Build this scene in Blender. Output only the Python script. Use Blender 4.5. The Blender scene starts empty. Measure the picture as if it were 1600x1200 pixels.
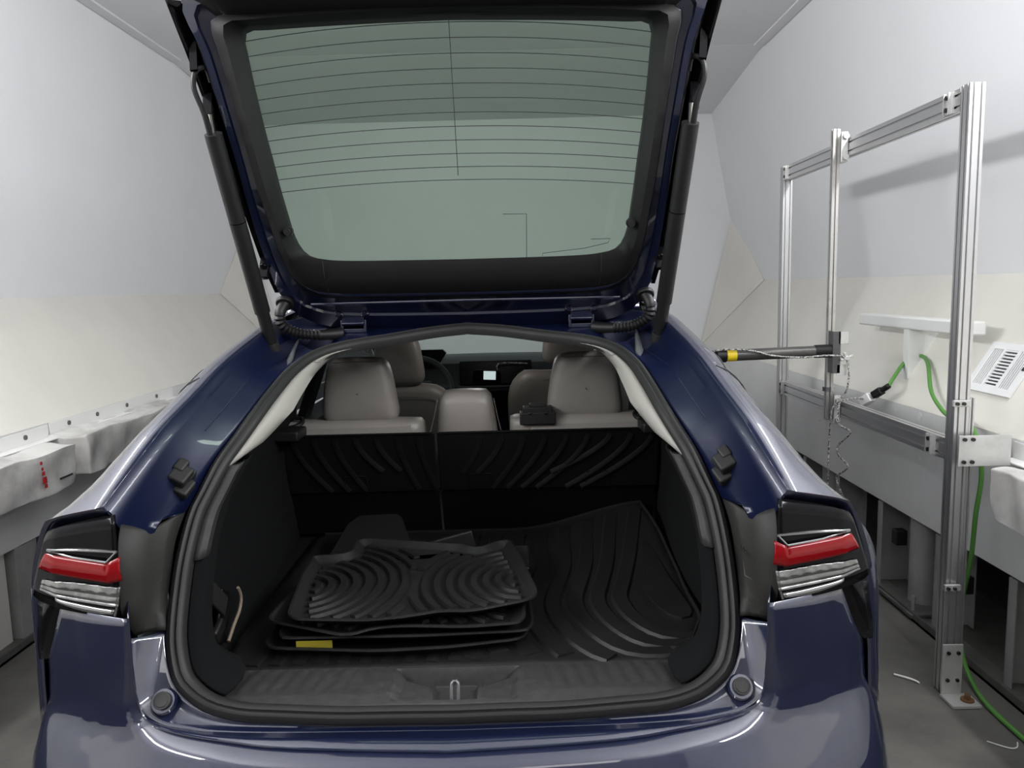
import bpy, bmesh, math, random
from mathutils import Vector, Matrix
random.seed(4)
S = bpy.context.scene
COL = S.collection
# ------------------------------------------------------------------ camera
CAMZ = 1.47
cam_d = bpy.data.cameras.new('camera'); cam = bpy.data.objects.new('camera', cam_d); COL.objects.link(cam)
cam_d.sensor_fit = 'HORIZONTAL'; cam_d.sensor_width = 36.0; cam_d.lens = 36.0*1202/1600
cam_d.clip_start = 0.02; cam_d.clip_end = 60
def cam_matrix(roll, vpx, vpy, F=1202.0):
    r = math.radians(roll); x = vpx-800; y = 600-vpy
    xr = x*math.cos(r)+y*math.sin(r); yr = -x*math.sin(r)+y*math.cos(r)
    p = math.atan2(yr, F); yaw = math.atan2(xr, math.hypot(yr, F))
    fw = Vector((-math.sin(yaw), math.cos(yaw), 0)); rt = Vector((math.cos(yaw), math.sin(yaw), 0)); up0 = Vector((0, 0, 1))
    f = fw*math.cos(p)-up0*math.sin(p); u = fw*math.sin(p)+up0*math.cos(p)
    R = rt*math.cos(r)-u*math.sin(r); U = rt*math.sin(r)+u*math.cos(r)
    return Matrix(((R.x, U.x, -f.x, 0), (R.y, U.y, -f.y, 0), (R.z, U.z, -f.z, CAMZ), (0, 0, 0, 1)))
cam.matrix_world = cam_matrix(1.4, 805, 448)
S.camera = cam
# ------------------------------------------------------------------ world, exposure, lights
w = bpy.data.worlds.new('world'); S.world = w; w.use_nodes = True
w.node_tree.nodes['Background'].inputs[0].default_value = (0.6, 0.62, 0.66, 1)
w.node_tree.nodes['Background'].inputs[1].default_value = 0.02
S.view_settings.view_transform = 'Standard'; S.view_settings.look = 'None'
S.view_settings.exposure = 0.0; S.view_settings.gamma = 1.0; S.view_settings.use_curve_mapping = False
LC_X, RC_X = -2.41, 1.865
def lamp(name, kind, loc, power, size=0.2, col=(1, 0.985, 0.96), rot=(0, 0, 0), size_y=None):
    d = bpy.data.lights.new(name, kind); d.energy = power; d.color = col
    if kind == 'AREA':
        d.shape = 'RECTANGLE'; d.size = size; d.size_y = size_y or size
    else: d.shadow_soft_size = size
    o = bpy.data.objects.new(name, d); COL.objects.link(o); o.location = loc; o.rotation_euler = rot
    return o
for sgn, xw in ((-1, LC_X), (1, RC_X)):      # strip lights high on the two side walls, shining across the chamber
    lamp('wall_strip_light', 'AREA', (xw-0.06*sgn, 0.75, 2.60), 150, 0.22, (0.985, 0.99, 1.0), (0, math.radians(84)*sgn, 0), 4.3)
lamp('rear_fill', 'AREA', (-0.25, -1.7, 2.75), 10, 2.4, (1.0, 0.99, 0.97), (math.radians(62), 0, 0), 0.5)  # added soft fill behind the viewer, evens the light on the seats
lamp('cabin_fill', 'POINT', (-0.14, 3.15, 1.32), 1.3, 0.04, (1, 0.97, 0.93))  # added fill inside the cabin, brightens the front seats
# ------------------------------------------------------------------ materials
M = {}
def mat(name, col, rough=0.5, metal=0.0, coat=0.0, spec=0.5, noise=None, bump=None, emit=None, trans=0):
    m = bpy.data.materials.new(name); m.use_nodes = True; nt = m.node_tree; b = nt.nodes['Principled BSDF']
    b.inputs['Base Color'].default_value = (*col, 1); b.inputs['Roughness'].default_value = rough
    b.inputs['Metallic'].default_value = metal; b.inputs['Coat Weight'].default_value = coat
    b.inputs['Coat Roughness'].default_value = 0.03; b.inputs['Coat IOR'].default_value = 1.8; b.inputs['Specular IOR Level'].default_value = spec
    if trans: b.inputs['Transmission Weight'].default_value = trans
    if emit: b.inputs['Emission Color'].default_value = (*col, 1); b.inputs['Emission Strength'].default_value = emit
    tc = None
    if noise or bump:
        tc = nt.nodes.new('ShaderNodeTexCoord')
    if noise:   # (scale, second colour, low, high)
        n = nt.nodes.new('ShaderNodeTexNoise'); n.inputs['Scale'].default_value = noise[0]; n.inputs['Detail'].default_value = 6
        n.inputs['Roughness'].default_value = 0.6
        r = nt.nodes.new('ShaderNodeValToRGB'); r.color_ramp.elements[0].position = noise[2]; r.color_ramp.elements[1].position = noise[3]
        r.color_ramp.elements[0].color = (*col, 1); r.color_ramp.elements[1].color = (*noise[1], 1)
        nt.links.new(tc.outputs['Object'], n.inputs['Vector']); nt.links.new(n.outputs['Fac'], r.inputs['Fac'])
        nt.links.new(r.outputs['Color'], b.inputs['Base Color'])
    if bump:    # (scale, strength)
        n2 = nt.nodes.new('ShaderNodeTexNoise'); n2.inputs['Scale'].default_value = bump[0]; n2.inputs['Detail'].default_value = 3
        bp = nt.nodes.new('ShaderNodeBump'); bp.inputs['Strength'].default_value = bump[1]; bp.inputs['Distance'].default_value = 0.004
        nt.links.new(tc.outputs['Object'], n2.inputs['Vector']); nt.links.new(n2.outputs['Fac'], bp.inputs['Height'])
        nt.links.new(bp.outputs['Normal'], b.inputs['Normal'])
    M[name] = m; return m
def glass(name, col, refl=0.06):
    m = bpy.data.materials.new(name); m.use_nodes = True; nt = m.node_tree; nt.nodes.clear()
    out = nt.nodes.new('ShaderNodeOutputMaterial'); mix = nt.nodes.new('ShaderNodeMixShader'); tr = nt.nodes.new('ShaderNodeBsdfTransparent')
    gl = nt.nodes.new('ShaderNodeBsdfGlossy'); lw = nt.nodes.new('ShaderNodeLayerWeight'); lw.inputs['Blend'].default_value = 0.5
    pw = nt.nodes.new('ShaderNodeMath'); pw.operation = 'POWER'; pw.inputs[1].default_value = 5; ma = nt.nodes.new('ShaderNodeMath'); ma.operation = 'MULTIPLY_ADD'; ma.inputs[1].default_value = 0.9; ma.inputs[2].default_value = 0.045
    tr.inputs['Color'].default_value = (*col, 1); gl.inputs['Roughness'].default_value = 0.02
    nt.links.new(lw.outputs['Facing'], pw.inputs[0]); nt.links.new(pw.outputs[0], ma.inputs[0]); nt.links.new(ma.outputs[0], mix.inputs[0]); nt.links.new(tr.outputs[0], mix.inputs[1]); nt.links.new(gl.outputs[0], mix.inputs[2])
    nt.links.new(mix.outputs[0], out.inputs[0]); M[name] = m
mat('paint', (0.0016, 0.0048, 0.027), 0.42, 0.25, 1.0)
mat('paint_inner', (0.0013, 0.0042, 0.025), 0.38, 0.2, 0.10)
mat('black_gloss', (0.0035, 0.0035, 0.0042), 0.12, 0, 0.0, 0.14)
mat('black_plastic', (0.0075, 0.0075, 0.008), 0.45, spec=0.3, bump=(900, 0.15))
mat('trim_plastic', (0.0065, 0.0064, 0.0068), 0.55, spec=0.25, bump=(700, 0.25))
mat('scuff_plastic', (0.022, 0.0215, 0.022), 0.5, spec=0.3, noise=(60, (0.030, 0.0295, 0.030), 0.45, 0.7), bump=(900, 0.3))
mat('rubber', (0.012, 0.0116, 0.012), 0.55, spec=0.3)
mat('mat_rubber', (0.0085, 0.0085, 0.0087), 0.42, spec=0.3, noise=(9, (0.0125, 0.012, 0.0118), 0.4, 0.75), bump=(600, 0.2))
mat('liner_rubber', (0.0030, 0.0032, 0.0034), 0.6, spec=0.15)
mat('carpet', (0.0025, 0.0029, 0.0034), 0.9, spec=0.15, bump=(1200, 0.6))
mat('sealer', (0.017, 0.0164, 0.0152), 0.55, spec=0.25, bump=(500, 0.12))
mat('sealer_line', (0.0105, 0.0102, 0.0095), 0.5)
mat('leather', (0.215, 0.20, 0.182), 0.45, bump=(500, 0.12))
mat('leather_hole', (0.185, 0.172, 0.156), 0.5)
mat('stitch', (0.12, 0.11, 0.10), 0.6)
mat('headliner', (0.25, 0.24, 0.22), 0.7)
mat('dash_dark', (0.05, 0.055, 0.058), 0.5)
mat('dash_black', (0.003, 0.003, 0.0036), 0.3, spec=0.12)
mat('red_lens', (0.15, 0.0012, 0.003), 0.14, 0, 0.12, 0.25)
mat('clear_lens', (0.13, 0.13, 0.127), 0.2, 0.7, 0.3, noise=(30, (0.22, 0.22, 0.215), 0.5, 0.62))
mat('lens_dark', (0.26, 0.26, 0.26), 0.16, 0.8, 0.2)
mat('chrome', (0.62, 0.62, 0.62), 0.15, 1.0)
mat('wall_white', (0.78, 0.785, 0.80), 0.6, noise=(1.2, (0.75, 0.755, 0.77), 0.35, 0.7))
mat('wall_cream', (0.71, 0.69, 0.63), 0.65, noise=(1.6, (0.65, 0.63, 0.585), 0.45, 0.75), bump=(60, 0.08))
mat('wall_grey', (0.74, 0.74, 0.735), 0.6, noise=(2.5, (0.67, 0.67, 0.66), 0.4, 0.7))
mat('rear_grey', (0.11, 0.11, 0.108), 0.8)
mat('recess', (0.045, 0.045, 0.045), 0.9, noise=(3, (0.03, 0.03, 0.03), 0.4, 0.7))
mat('concrete', (0.125, 0.120, 0.108), 0.8, noise=(2.6, (0.060, 0.057, 0.052), 0.38, 0.72), bump=(25, 0.25))
mat('aluminium', (0.62, 0.62, 0.62), 0.36, 0.9)
mat('aluminium_dark', (0.12, 0.12, 0.125), 0.4, 0.8)
mat('plate_metal', (0.62, 0.62, 0.60), 0.45, 0.5, noise=(12, (0.5, 0.5, 0.49), 0.4, 0.7))
mat('rod_metal', (0.55, 0.54, 0.52), 0.35, 0.85, noise=(7, (0.22, 0.15, 0.10), 0.56, 0.72))
mat('steel', (0.42, 0.42, 0.41), 0.5, 0.25, noise=(8, (0.34, 0.34, 0.33), 0.4, 0.7))
mat('steel_dull', (0.17, 0.165, 0.155), 0.6, 0.4, noise=(8, (0.11, 0.105, 0.1), 0.4, 0.7))
mat('cloth', (0.62, 0.61, 0.585), 0.85, noise=(4.5, (0.36, 0.345, 0.33), 0.44, 0.74), bump=(25, 0.5))
mat('white_paint', (0.76, 0.76, 0.74), 0.5)
mat('white_plastic', (0.8, 0.8, 0.8), 0.35)
mat('dark_slot', (0.03, 0.03, 0.03), 0.8)
mat('green_cord', (0.09, 0.26, 0.05), 0.5)
mat('carbon', (0.045, 0.042, 0.04), 0.35, noise=(260, (0.085, 0.08, 0.075), 0.45, 0.6))
mat('yellow', (0.75, 0.55, 0.01), 0.5)
mat('yellow_dim', (0.22, 0.18, 0.008), 0.6)
mat('twist_cord', (0.55, 0.54, 0.52), 0.7, noise=(160, (0.03, 0.03, 0.03), 0.48, 0.52))
mat('bolt_black', (0.01, 0.01, 0.01), 0.4)
mat('red_mark', (0.45, 0.01, 0.02), 0.7)
mat('tan', (0.16, 0.125, 0.09), 0.8)
mat('screen', (0.62, 0.75, 0.74), 0.4, emit=0.75, noise=(90, (0.28, 0.36, 0.37), 0.5, 0.62))
mat('line_dark', (0.012, 0.016, 0.012), 0.6)
mat('tyre', (0.012, 0.012, 0.012), 0.8)
mat('rust', (0.14, 0.07, 0.03), 0.8)
mat('litter_white', (0.7, 0.69, 0.64), 0.7)
glass('rear_glass', (0.50, 0.62, 0.525))
glass('wind_glass', (0.62, 0.70, 0.66))
glass('side_glass', (0.36, 0.38, 0.38))
# ------------------------------------------------------------------ mesh helpers
def mk(name, verts, faces, m, parent=None, smooth=True, thick=0, bev=0, sub=0, ang=35):
    me = bpy.data.meshes.new(name); me.from_pydata([tuple(v) for v in verts], [], faces); me.update()
    bm = bmesh.new(); bm.from_mesh(me); bmesh.ops.recalc_face_normals(bm, faces=bm.faces[:]); bm.to_mesh(me); bm.free()
    me.materials.append(M[m])
    o = bpy.data.objects.new(name, me); COL.objects.link(o)
    if parent: o.parent = parent
    if smooth:
        for p in me.polygons: p.use_smooth = True
        try: me.set_sharp_from_angle(angle=math.radians(ang))
        except Exception: pass
    if thick:
        md = o.modifiers.new('thickness', 'SOLIDIFY'); md.thickness = thick; md.offset = 0
    if bev:
        md = o.modifiers.new('bevel', 'BEVEL'); md.width = bev; md.segments = 3; md.limit_method = 'ANGLE'; md.angle_limit = math.radians(30)
    if sub:
        md = o.modifiers.new('subdiv', 'SUBSURF'); md.levels = sub; md.render_levels = sub
    return o
def lerp(a, b, t): return tuple(a[i]+(b[i]-a[i])*t for i in range(len(a)))
def cr(P, n, closed=False):
    """Catmull-Rom through P, resampled to n points by arc length"""
    P = [tuple(map(float, p)) for p in P]; k = len(P); out = []
    segs = k if closed else k-1
    for i in range(segs):
        if closed: a, b, c, d = P[(i-1) % k], P[i], P[(i+1) % k], P[(i+2) % k]
        else: a, b, c, d = P[max(i-1, 0)], P[i], P[i+1], P[min(i+2, k-1)]
        for j in range(12):
            t = j/12; out.append(tuple(.5*((2*b[q])+(-a[q]+c[q])*t+(2*a[q]-5*b[q]+4*c[q]-d[q])*t*t+(-a[q]+3*b[q]-3*c[q]+d[q])*t**3) for q in range(len(b))))
    out.append(P[0] if closed else P[-1])
    return lin(out, n, closed)
def lin(P, n, closed=False):
    L = [0]
    for i in range(1, len(P)): L.append(L[-1]+math.dist(P[i], P[i-1]))
    T = L[-1]; res = []; j = 0; m = n if closed else n-1
    for i in range(n):
        t = T*i/m
        while j < len(L)-2 and L[j+1] < t: j += 1
        d = L[j+1]-L[j]; res.append(lerp(P[j], P[j+1], (t-L[j])/d if d > 1e-12 else 0))
    return res
def interp(x, xs, ys):
    if x <= xs[0]: return ys[0]
    for i in range(1, len(xs)):
        if x <= xs[i]: return ys[i-1]+(ys[i]-ys[i-1])*(x-xs[i-1])/(xs[i]-xs[i-1])
    return ys[-1]
def grid(rows, cu=False, cv=False):
    """rows of points -> verts, faces (cu: rows closed; cv: last row joins first)"""
    n = len(rows[0]); V = [p for r in rows for p in r]; Fc = []
    for i in range(len(rows) if cv else len(rows)-1):
        for j in range(n if cu else n-1):
            a = i*n+j; b = i*n+(j+1) % n; i2 = (i+1) % len(rows); Fc.append((a, b, i2*n+(j+1) % n, i2*n+j))
    return V, Fc
def tube_vf(path, r, seg=10, caps=True):
    """round tube along path; r number or list"""
    P = [Vector(p) for p in path]; n = len(P); rr = r if isinstance(r, (list, tuple)) else [r]*n
    rows = []; t0 = (P[1]-P[0]).normalized(); up = Vector((0, 0, 1)) if abs(t0.z) < .9 else Vector((1, 0, 0))
    nrm = (up-t0*up.dot(t0)).normalized()
    for i in range(n):
        t = (P[min(i+1, n-1)]-P[max(i-1, 0)]).normalized(); nrm = (nrm-t*nrm.dot(t)).normalized(); bn = t.cross(nrm)
        rows.append([tuple(P[i]+(nrm*math.cos(a)+bn*math.sin(a))*rr[i]) for a in [2*math.pi*k/seg for k in range(seg)]])
    V, Fc = grid(rows, cu=True)
    if caps: Fc.append(tuple(range(seg))[::-1]); Fc.append(tuple(range((n-1)*seg, n*seg)))
    return V, Fc
def tube(name, path, r, m, parent=None, seg=10): V, Fc = tube_vf(path, r, seg); return mk(name, V, Fc, m, parent)
def box_vf(c, s, R=None):
    V = []
    for z in (-.5, .5):
        for y in (-.5, .5):
            for x in (-.5, .5):
                v = Vector((x*s[0], y*s[1], z*s[2]))
                if R: v = R @ v
                V.append(tuple(v+Vector(c)))
    return V, [(0, 1, 3, 2), (4, 6, 7, 5), (0, 4, 5, 1), (2, 3, 7, 6), (0, 2, 6, 4), (1, 5, 7, 3)]
def box(name, c, s, m, parent=None, bev=0.003, R=None): V, Fc = box_vf(c, s, R); return mk(name, V, Fc, m, parent, smooth=bev > 0, bev=bev)
def join(*vfs):
    V = []; Fc = []
    for v, f in vfs: o = len(V); V += list(v); Fc += [tuple(i+o for i in q) for q in f]
    return V, Fc
def prism_vf(poly, y0, y1):
    """polygon (x,z) extruded along y"""
    n = len(poly); V = [(x, y0, z) for x, z in poly]+[(x, y1, z) for x, z in poly]
    return V, [tuple(range(n))[::-1], tuple(range(n, 2*n))]+[(i, (i+1) % n, n+(i+1) % n, n+i) for i in range(n)]
def slab(name, quad, t, m, parent=None):
    """polygon in 3D given a thickness t along its normal"""
    P = [Vector(p) for p in quad]; nn = (P[1]-P[0]).cross(P[2]-P[0]).normalized(); n = len(P)
    V = [tuple(p) for p in P]+[tuple(p+nn*t) for p in P]
    return mk(name, V, [tuple(range(n))[::-1], tuple(range(n, 2*n))]+[(i, (i+1) % n, n+(i+1) % n, n+i) for i in range(n)], m, parent, smooth=False)
def cyl_vf(a, b, r, seg=16): return tube_vf([a, b], r, seg)
def cyl(name, a, b, r, m, parent=None, seg=16, bev=0): V, Fc = cyl_vf(a, b, r, seg); return mk(name, V, Fc, m, parent, bev=bev)
def ribbon_vf(path, w, h, up=(0, 0, 1), taper=True):
    """raised strip with a flat top lying on a surface"""
    P = [Vector(p) for p in path]; n = len(P); u0 = Vector(up); rows = []
    for i in range(n):
        t = (P[min(i+1, n-1)]-P[max(i-1, 0)]).normalized(); s = t.cross(u0).normalized()
        e = w/2
        rows.append([tuple(P[i]-s*e), tuple(P[i]-s*e*.72+u0*h), tuple(P[i]+s*e*.72+u0*h), tuple(P[i]+s*e)])
    V, Fc = grid(rows); Fc += [(0, 1, 2, 3), tuple(range((n-1)*4, n*4))[::-1]]
    return V, Fc
def mir(P): return [(-p[0],)+tuple(p[1:]) for p in P]
def sx(P, s): return [(p[0]*s,)+tuple(p[1:]) for p in P]
def ring(half): return list(half)+mir(half[1:-1])[::-1]
def empty(name, loc=(0, 0, 0), rz=0, parent=None):
    o = bpy.data.objects.new(name, None); COL.objects.link(o); o.location = loc; o.rotation_euler = (0, 0, rz); o.empty_display_size = .1
    if parent: o.parent = parent
    return o
def tag(o, label, cat=None, group=None, kind=None):
    o['label'] = label
    if cat: o['category'] = cat
    if group: o['group'] = group
    if kind: o['kind'] = kind
    return o
def struct(o, label): o['label'] = label; o['kind'] = 'structure'; return o
def copy_tree(o, parent=None):
    c = o.copy(); COL.objects.link(c)
    if parent: c.parent = parent
    for ch in list(o.children): copy_tree(ch, c)
    return c
# ================================================================== the chamber
Y0, Y1 = -2.6, 7.15
RB, RS, RC = 1.72, 2.08, 1.77          # right wall: base, widest seam, ceiling edge
LB, LS, LC = -2.15, -2.51, -2.37
ZB, ZS, ZC = 0.905, 1.475, 3.10
V, Fc = prism_vf([(-2.75, -.12), (2.35, -.12), (2.35, 0), (-2.75, 0)], Y0-.1, Y1+.1)
struct(mk('floor', V, Fc, 'concrete', smooth=False), 'worn grey concrete floor with stains')
V, Fc = prism_vf([(LC, ZC), (RC, ZC), (RC, ZC+.1), (LC, ZC+.1)], Y0, Y1)
struct(mk('ceiling', V, Fc, 'wall_white', smooth=False), 'flat white ceiling of the chamber')
def wallprism(name, a, b, out, m, label):
    V, Fc = prism_vf([a, b, (b[0]+out, b[1]), (a[0]+out, a[1])], Y0, Y1)
    return struct(mk(name, V, Fc, m, smooth=False), label)
wallprism('wall_right', (RS, ZS), (RC, ZC), .08, 'wall_white', 'white upper right wall leaning in towards the ceiling')
wallprism('wall_left', (LS, ZS), (LC, ZC), -.08, 'wall_white', 'white upper left wall leaning in towards the ceiling')
wallprism('wall_right_lower', (RB, ZB), (RS, ZS), .08, 'wall_cream', 'cream sloping lower right wall panel above the grey beam')
wallprism('wall_left_lower', (LB, ZB), (LS, ZS), -.08, 'wall_cream', 'cream sloping lower left wall panel above the grey beam')
V, Fc = prism_vf([(LS-.2, 0), (RS+.2, 0), (RS+.2, ZC+.1), (LS-.2, ZC+.1)], Y1, Y1+.1)
struct(mk('wall_end', V, Fc, 'wall_white', smooth=False), 'white end wall in front of the car')
V, Fc = prism_vf([(LS-.2, 0), (RS+.2, 0), (RS+.2, ZC+.1), (LS-.2, ZC+.1)], Y0-.1, Y0)
struct(mk('wall_rear', V, Fc, 'rear_grey', smooth=False), 'unseen rear wall behind the viewer, darkened to dim reflections')  # out of view; coloured dark so the bodywork mirrors less light
struct(slab('trim_1', [(1.985, 7.13, 2.06), (2.07, 6.47, 1.478), (1.71, 7.13, .90)], .02, 'wall_cream'), 'cream triangular corner panel at the far right corner')
struct(slab('trim_2', [(-2.44, 7.13, 2.06), (-2.14, 7.13, .90), (-2.50, 6.55, 1.478)], .02, 'wall_cream'), 'cream triangular corner panel at the far left corner')
struct(slab('trim_3', [(LC+.0, 5.6, 3.0995), (LC+.02, 7.149, 2.965), (RC+.04, 7.149, 2.965), (RC+.0, 5.6, 3.0995)], -.0015, 'wall_white'), 'white ceiling panel sloping down to the end wall')
for nm, x0, x1 in (('trim_4', RC-.075, RC-.004), ('trim_5', LC+.004, LC+.075)):
    V, Fc = prism_vf([(x0, ZC-.012), (x1, ZC-.012), (x1, ZC-.0005), (x0, ZC-.0005)], Y0, 5.6)
    struct(mk(nm, V, Fc, 'wall_white', smooth=False), 'white strip along the '+('right' if x0 > 0 else 'left')+' ceiling edge')
# grey beams and the open stud bays below them
def under(side):
    s = 1 if side == 'right' else -1; B = RB if s > 0 else LB
    V, Fc = prism_vf([(B, .42), (B+s*.02, .42), (B+s*.02, ZB-.001), (B, ZB-.001)] if s > 0 else [(B+s*.02, .42), (B, .42), (B, ZB-.001), (B+s*.02, ZB-.001)], Y0, Y1)
    struct(mk('baseboard_'+side, V, Fc, 'wall_grey', smooth=False), 'grey beam board along the foot of the '+side+' wall')
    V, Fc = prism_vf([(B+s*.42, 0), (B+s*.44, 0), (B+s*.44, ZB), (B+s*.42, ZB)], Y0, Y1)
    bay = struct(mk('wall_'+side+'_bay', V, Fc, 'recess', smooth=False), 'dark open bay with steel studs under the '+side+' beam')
    V, Fc = prism_vf([(B-s*.045, .001), (B+s*.055, .001), (B+s*.055, .012), (B-s*.045, .012)], Y0, Y1)
    V2, F2 = prism_vf([(B-s*.045, .001), (B-s*.041, .001), (B-s*.041, .04), (B-s*.045, .04)], Y0, Y1)
    V, Fc = join((V, Fc), (V2, F2)); mk('floor_track', V, Fc, 'steel_dull', bay, smooth=False)
    return bay
bay_r = under('right'); bay_l = under('left')
def cstud(y, s, B, parent, w=.042, d=.15):
    x0 = B+s*.004; a = (x0, y, .21)
    vf = join(box_vf((x0+s*.002, y, .21), (.004, w, .40)), box_vf((x0+s*d/2, y+w/2, .21), (d, .004, .40)), box_vf((x0+s*d, y, .21), (.004, w, .40)))
    return mk('stud', *vf, 'steel', parent, smooth=False)
for y in (2.60, 3.08, 3.59, 4.08, 4.56, 5.04, 2.12): cstud(y, 1, RB, bay_r)
for y in (3.55, 4.0, 4.5): cstud(y, -1, LB, bay_l)
for y in (3.31, 4.3):
    cyl('column', (RB+.075, y, .03), (RB+.075, y, .415), .062, 'steel', bay_r, 20)
    box('base_plate', (RB+.055, y, .022), (.22, .3, .018), 'steel_dull', bay_r)
    cyl('anchor_bolt', (RB-.02, y-.10, .03), (RB-.02, y-.10, .095), .010, 'steel', bay_r, 8)
box('column', (LB-.06, 3.23, .21), (.10, .15, .41), 'steel', bay_l, .002)
box('base_panel', (LB-.05, 2.9, .21), (.02, .46, .40), 'wall_cream', bay_l, .002)
for y, z in ((3.45, .28), (2.93, .26)): box('clamp_block', (RB+.03, y, z), (.05, .05, .07), 'bolt_black', bay_r, .004)
# chipped holes and screw dimples in the beam
def chip(x, y, z, r, parent):
    pts = [(x-.0012, y+r*math.cos(a)*(1+.25*math.sin(3*a)), z+r*1.2*math.sin(a)) for a in [2*math.pi*k/9 for k in range(9)]]
    V = pts+[(x+.002, p[1], p[2]) for p in pts]
    return mk('screw_dimple', V, [tuple(range(9)), tuple(range(9, 18))]+[(i, (i+1) % 9, 9+(i+1) % 9, 9+i) for i in range(9)], 'white_paint', parent, smooth=False)
bb = bpy.data.objects['baseboard_right']
for y, z, r in ((3.262, .875, .016), (3.799, .69, .009), (3.532, .687, .009), (3.246, .691, .010), (4.3, .84, .009), (4.34, .677, .009), (3.47, .865, .012)): chip(RB, y, z, r, bb)

# ================================================================== the car (local frame: x right, y forward, z up)
CARLOC = (-0.13, 1.4, 0.0); CARROT = math.radians(0.5)
CARM = Matrix.Translation(CARLOC) @ Matrix.Rotation(CARROT, 4, 'Z')
car = empty('car', CARLOC, CARROT)
tag(car, 'dark blue hatchback car with its tailgate raised', 'car')
SIDES = (-1, 1)
# ---- seal loop round the load opening (half, from top centre to bottom centre)
SEAL = [(0, .785, 1.362), (.10, .76, 1.355), (.214, .713, 1.341), (.33, .67, 1.327), (.40, .60, 1.308), (.438, .508, 1.276), (.455, .40, 1.237),
        (.468, .288, 1.194), (.485, .22, 1.155), (.50, .16, 1.12), (.518, .11, 1.07), (.528, .08, 1.036), (.533, .03, .97), (.534, -.005, .908), (.530, -.04, .85),
        (.522, -.06, .81), (.505, -.08, .77), (.473, -.094, .742), (.435, -.104, .724), (.38, -.111, .713), (.31, -.114, .709), (.2, -.117, .704), (.1, -.117, .703), (0, -.118, .702)]
sealh = cr(SEAL, 90); sealr = ring(sealh)
def gseal(z): return interp(z, [.4, .68, .75, .85, 1.0, 1.11, 1.2, 1.3, 1.36, 1.4], [-.17, -.13, -.09, -.04, .05, .14, .30, .57, .78, .95])
CEN = Vector((0, .2, 1.05))
def seal_frame(i, R=sealr):
    n = len(R); t = (Vector(R[(i+1) % n])-Vector(R[i-1])).normalized(); z = R[i][2]
    p = Vector((0, gseal(z+.02)-gseal(z-.02), .04)).normalized(); nn = Vector((1, 0, 0)).cross(p).normalized()
    if nn.y > 0: nn = -nn
    inn = nn.cross(t).normalized()
    if inn.dot(CEN-Vector(R[i])) < 0: inn = -inn
    return inn, nn
def seal_rows(prof):
    rows = [[] for _ in prof]
    for i in range(len(sealr)):
        inn, nn = seal_frame(i)
        for k, (a, h) in enumerate(prof): rows[k].append(tuple(Vector(sealr[i])+inn*a+nn*h))
    return rows
V, Fc = grid(seal_rows([(-.002, -.012), (-.002, .002), (.003, .011), (.010, .014), (.014, .009), (.017, .009), (.021, .013), (.027, .011), (.031, .002), (.031, -.014)]), cu=True)
mk('weatherstrip', V, Fc, 'rubber', car, ang=60)
INNER = seal_rows([(.030, -.002)])[0]            # inner edge loop used by the trims
NH = len(sealh)
inner_half = INNER[:NH]                          # right half, top centre -> bottom centre

# ---- quarter panels
QST = [[(.592, -.104, 1.110), (.606, -.101, 1.106), (.65, -.089, 1.096), (.70, -.072, 1.082), (.728, -.058, 1.064), (.764, -.041, .985), (.79, -.015, .90), (.806, .01, .78), (.815, .02, .66)],
       [(.578, -.01, 1.162), (.606, -.006, 1.157), (.645, .005, 1.138), (.688, .016, 1.106), (.735, .03, 1.056), (.80, .04, .985), (.828, .05, .90), (.84, .06, .76), (.845, .06, .62)],
       [(.563, .09, 1.215), (.592, .095, 1.210), (.630, .106, 1.190), (.672, .12, 1.148), (.735, .138, 1.064), (.82, .15, .975), (.852, .16, .88), (.862, .16, .72), (.865, .16, .58)],
       [(.552, .25, 1.268), (.582, .254, 1.263), (.618, .262, 1.243), (.658, .272, 1.196), (.722, .287, 1.088), (.83, .30, .975), (.864, .30, .87), (.872, .30, .70), (.872, .3, .55)],
       [(.541, .39, 1.316), (.571, .394, 1.311), (.607, .402, 1.291), (.646, .412, 1.243), (.704, .43, 1.112), (.826, .45, .97), (.866, .45, .86), (.876, .45, .70), (.876, .45, .62)],
       [(.532, .60, 1.364), (.562, .604, 1.359), (.597, .612, 1.339), (.634, .622, 1.290), (.685, .64, 1.143), (.818, .65, .97), (.866, .65, .85), (.877, .65, .72), (.878, .65, .68)],
       [(.528, .78, 1.396), (.558, .78, 1.391), (.592, .79, 1.370), (.629, .80, 1.312), (.686, .80, 1.158), (.815, .80, .965), (.865, .80, .85), (.877, .8, .72), (.878, .8, .69)],
       [(.53, 1.05, 1.418), (.560, 1.05, 1.414), (.595, 1.05, 1.392), (.634, 1.05, 1.330), (.69, 1.05, 1.17), (.81, 1.05, .96), (.862, 1.05, .85), (.875, 1.05, .7), (.875, 1.05, .6)]]
cols = list(zip(*QST)); rows_q = [cr(c, 44) for c in cols]           # rows along the car
st_q = list(zip(*rows_q)); st_q = [cr(s, 30) for s in st_q]          # stations, across
LAMP_RET = [(.587, -.088, 1.090), (.612, -.085, 1.086), (.652, -.076, 1.076), (.694, -.060, 1.064), (.716, -.050, 1.045), (.738, -.040, .985), (.758, -.028, .925), (.79, .0, .78), (.80, .01, .66)]
for s in SIDES:
    back = cr(LAMP_RET, 30); rows = [sx(back, s)]+[sx(r, s) for r in st_q]
    V, Fc = grid(rows); mk('quarter_panel', V, Fc, 'paint', car, thick=.003, ang=50)
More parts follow.
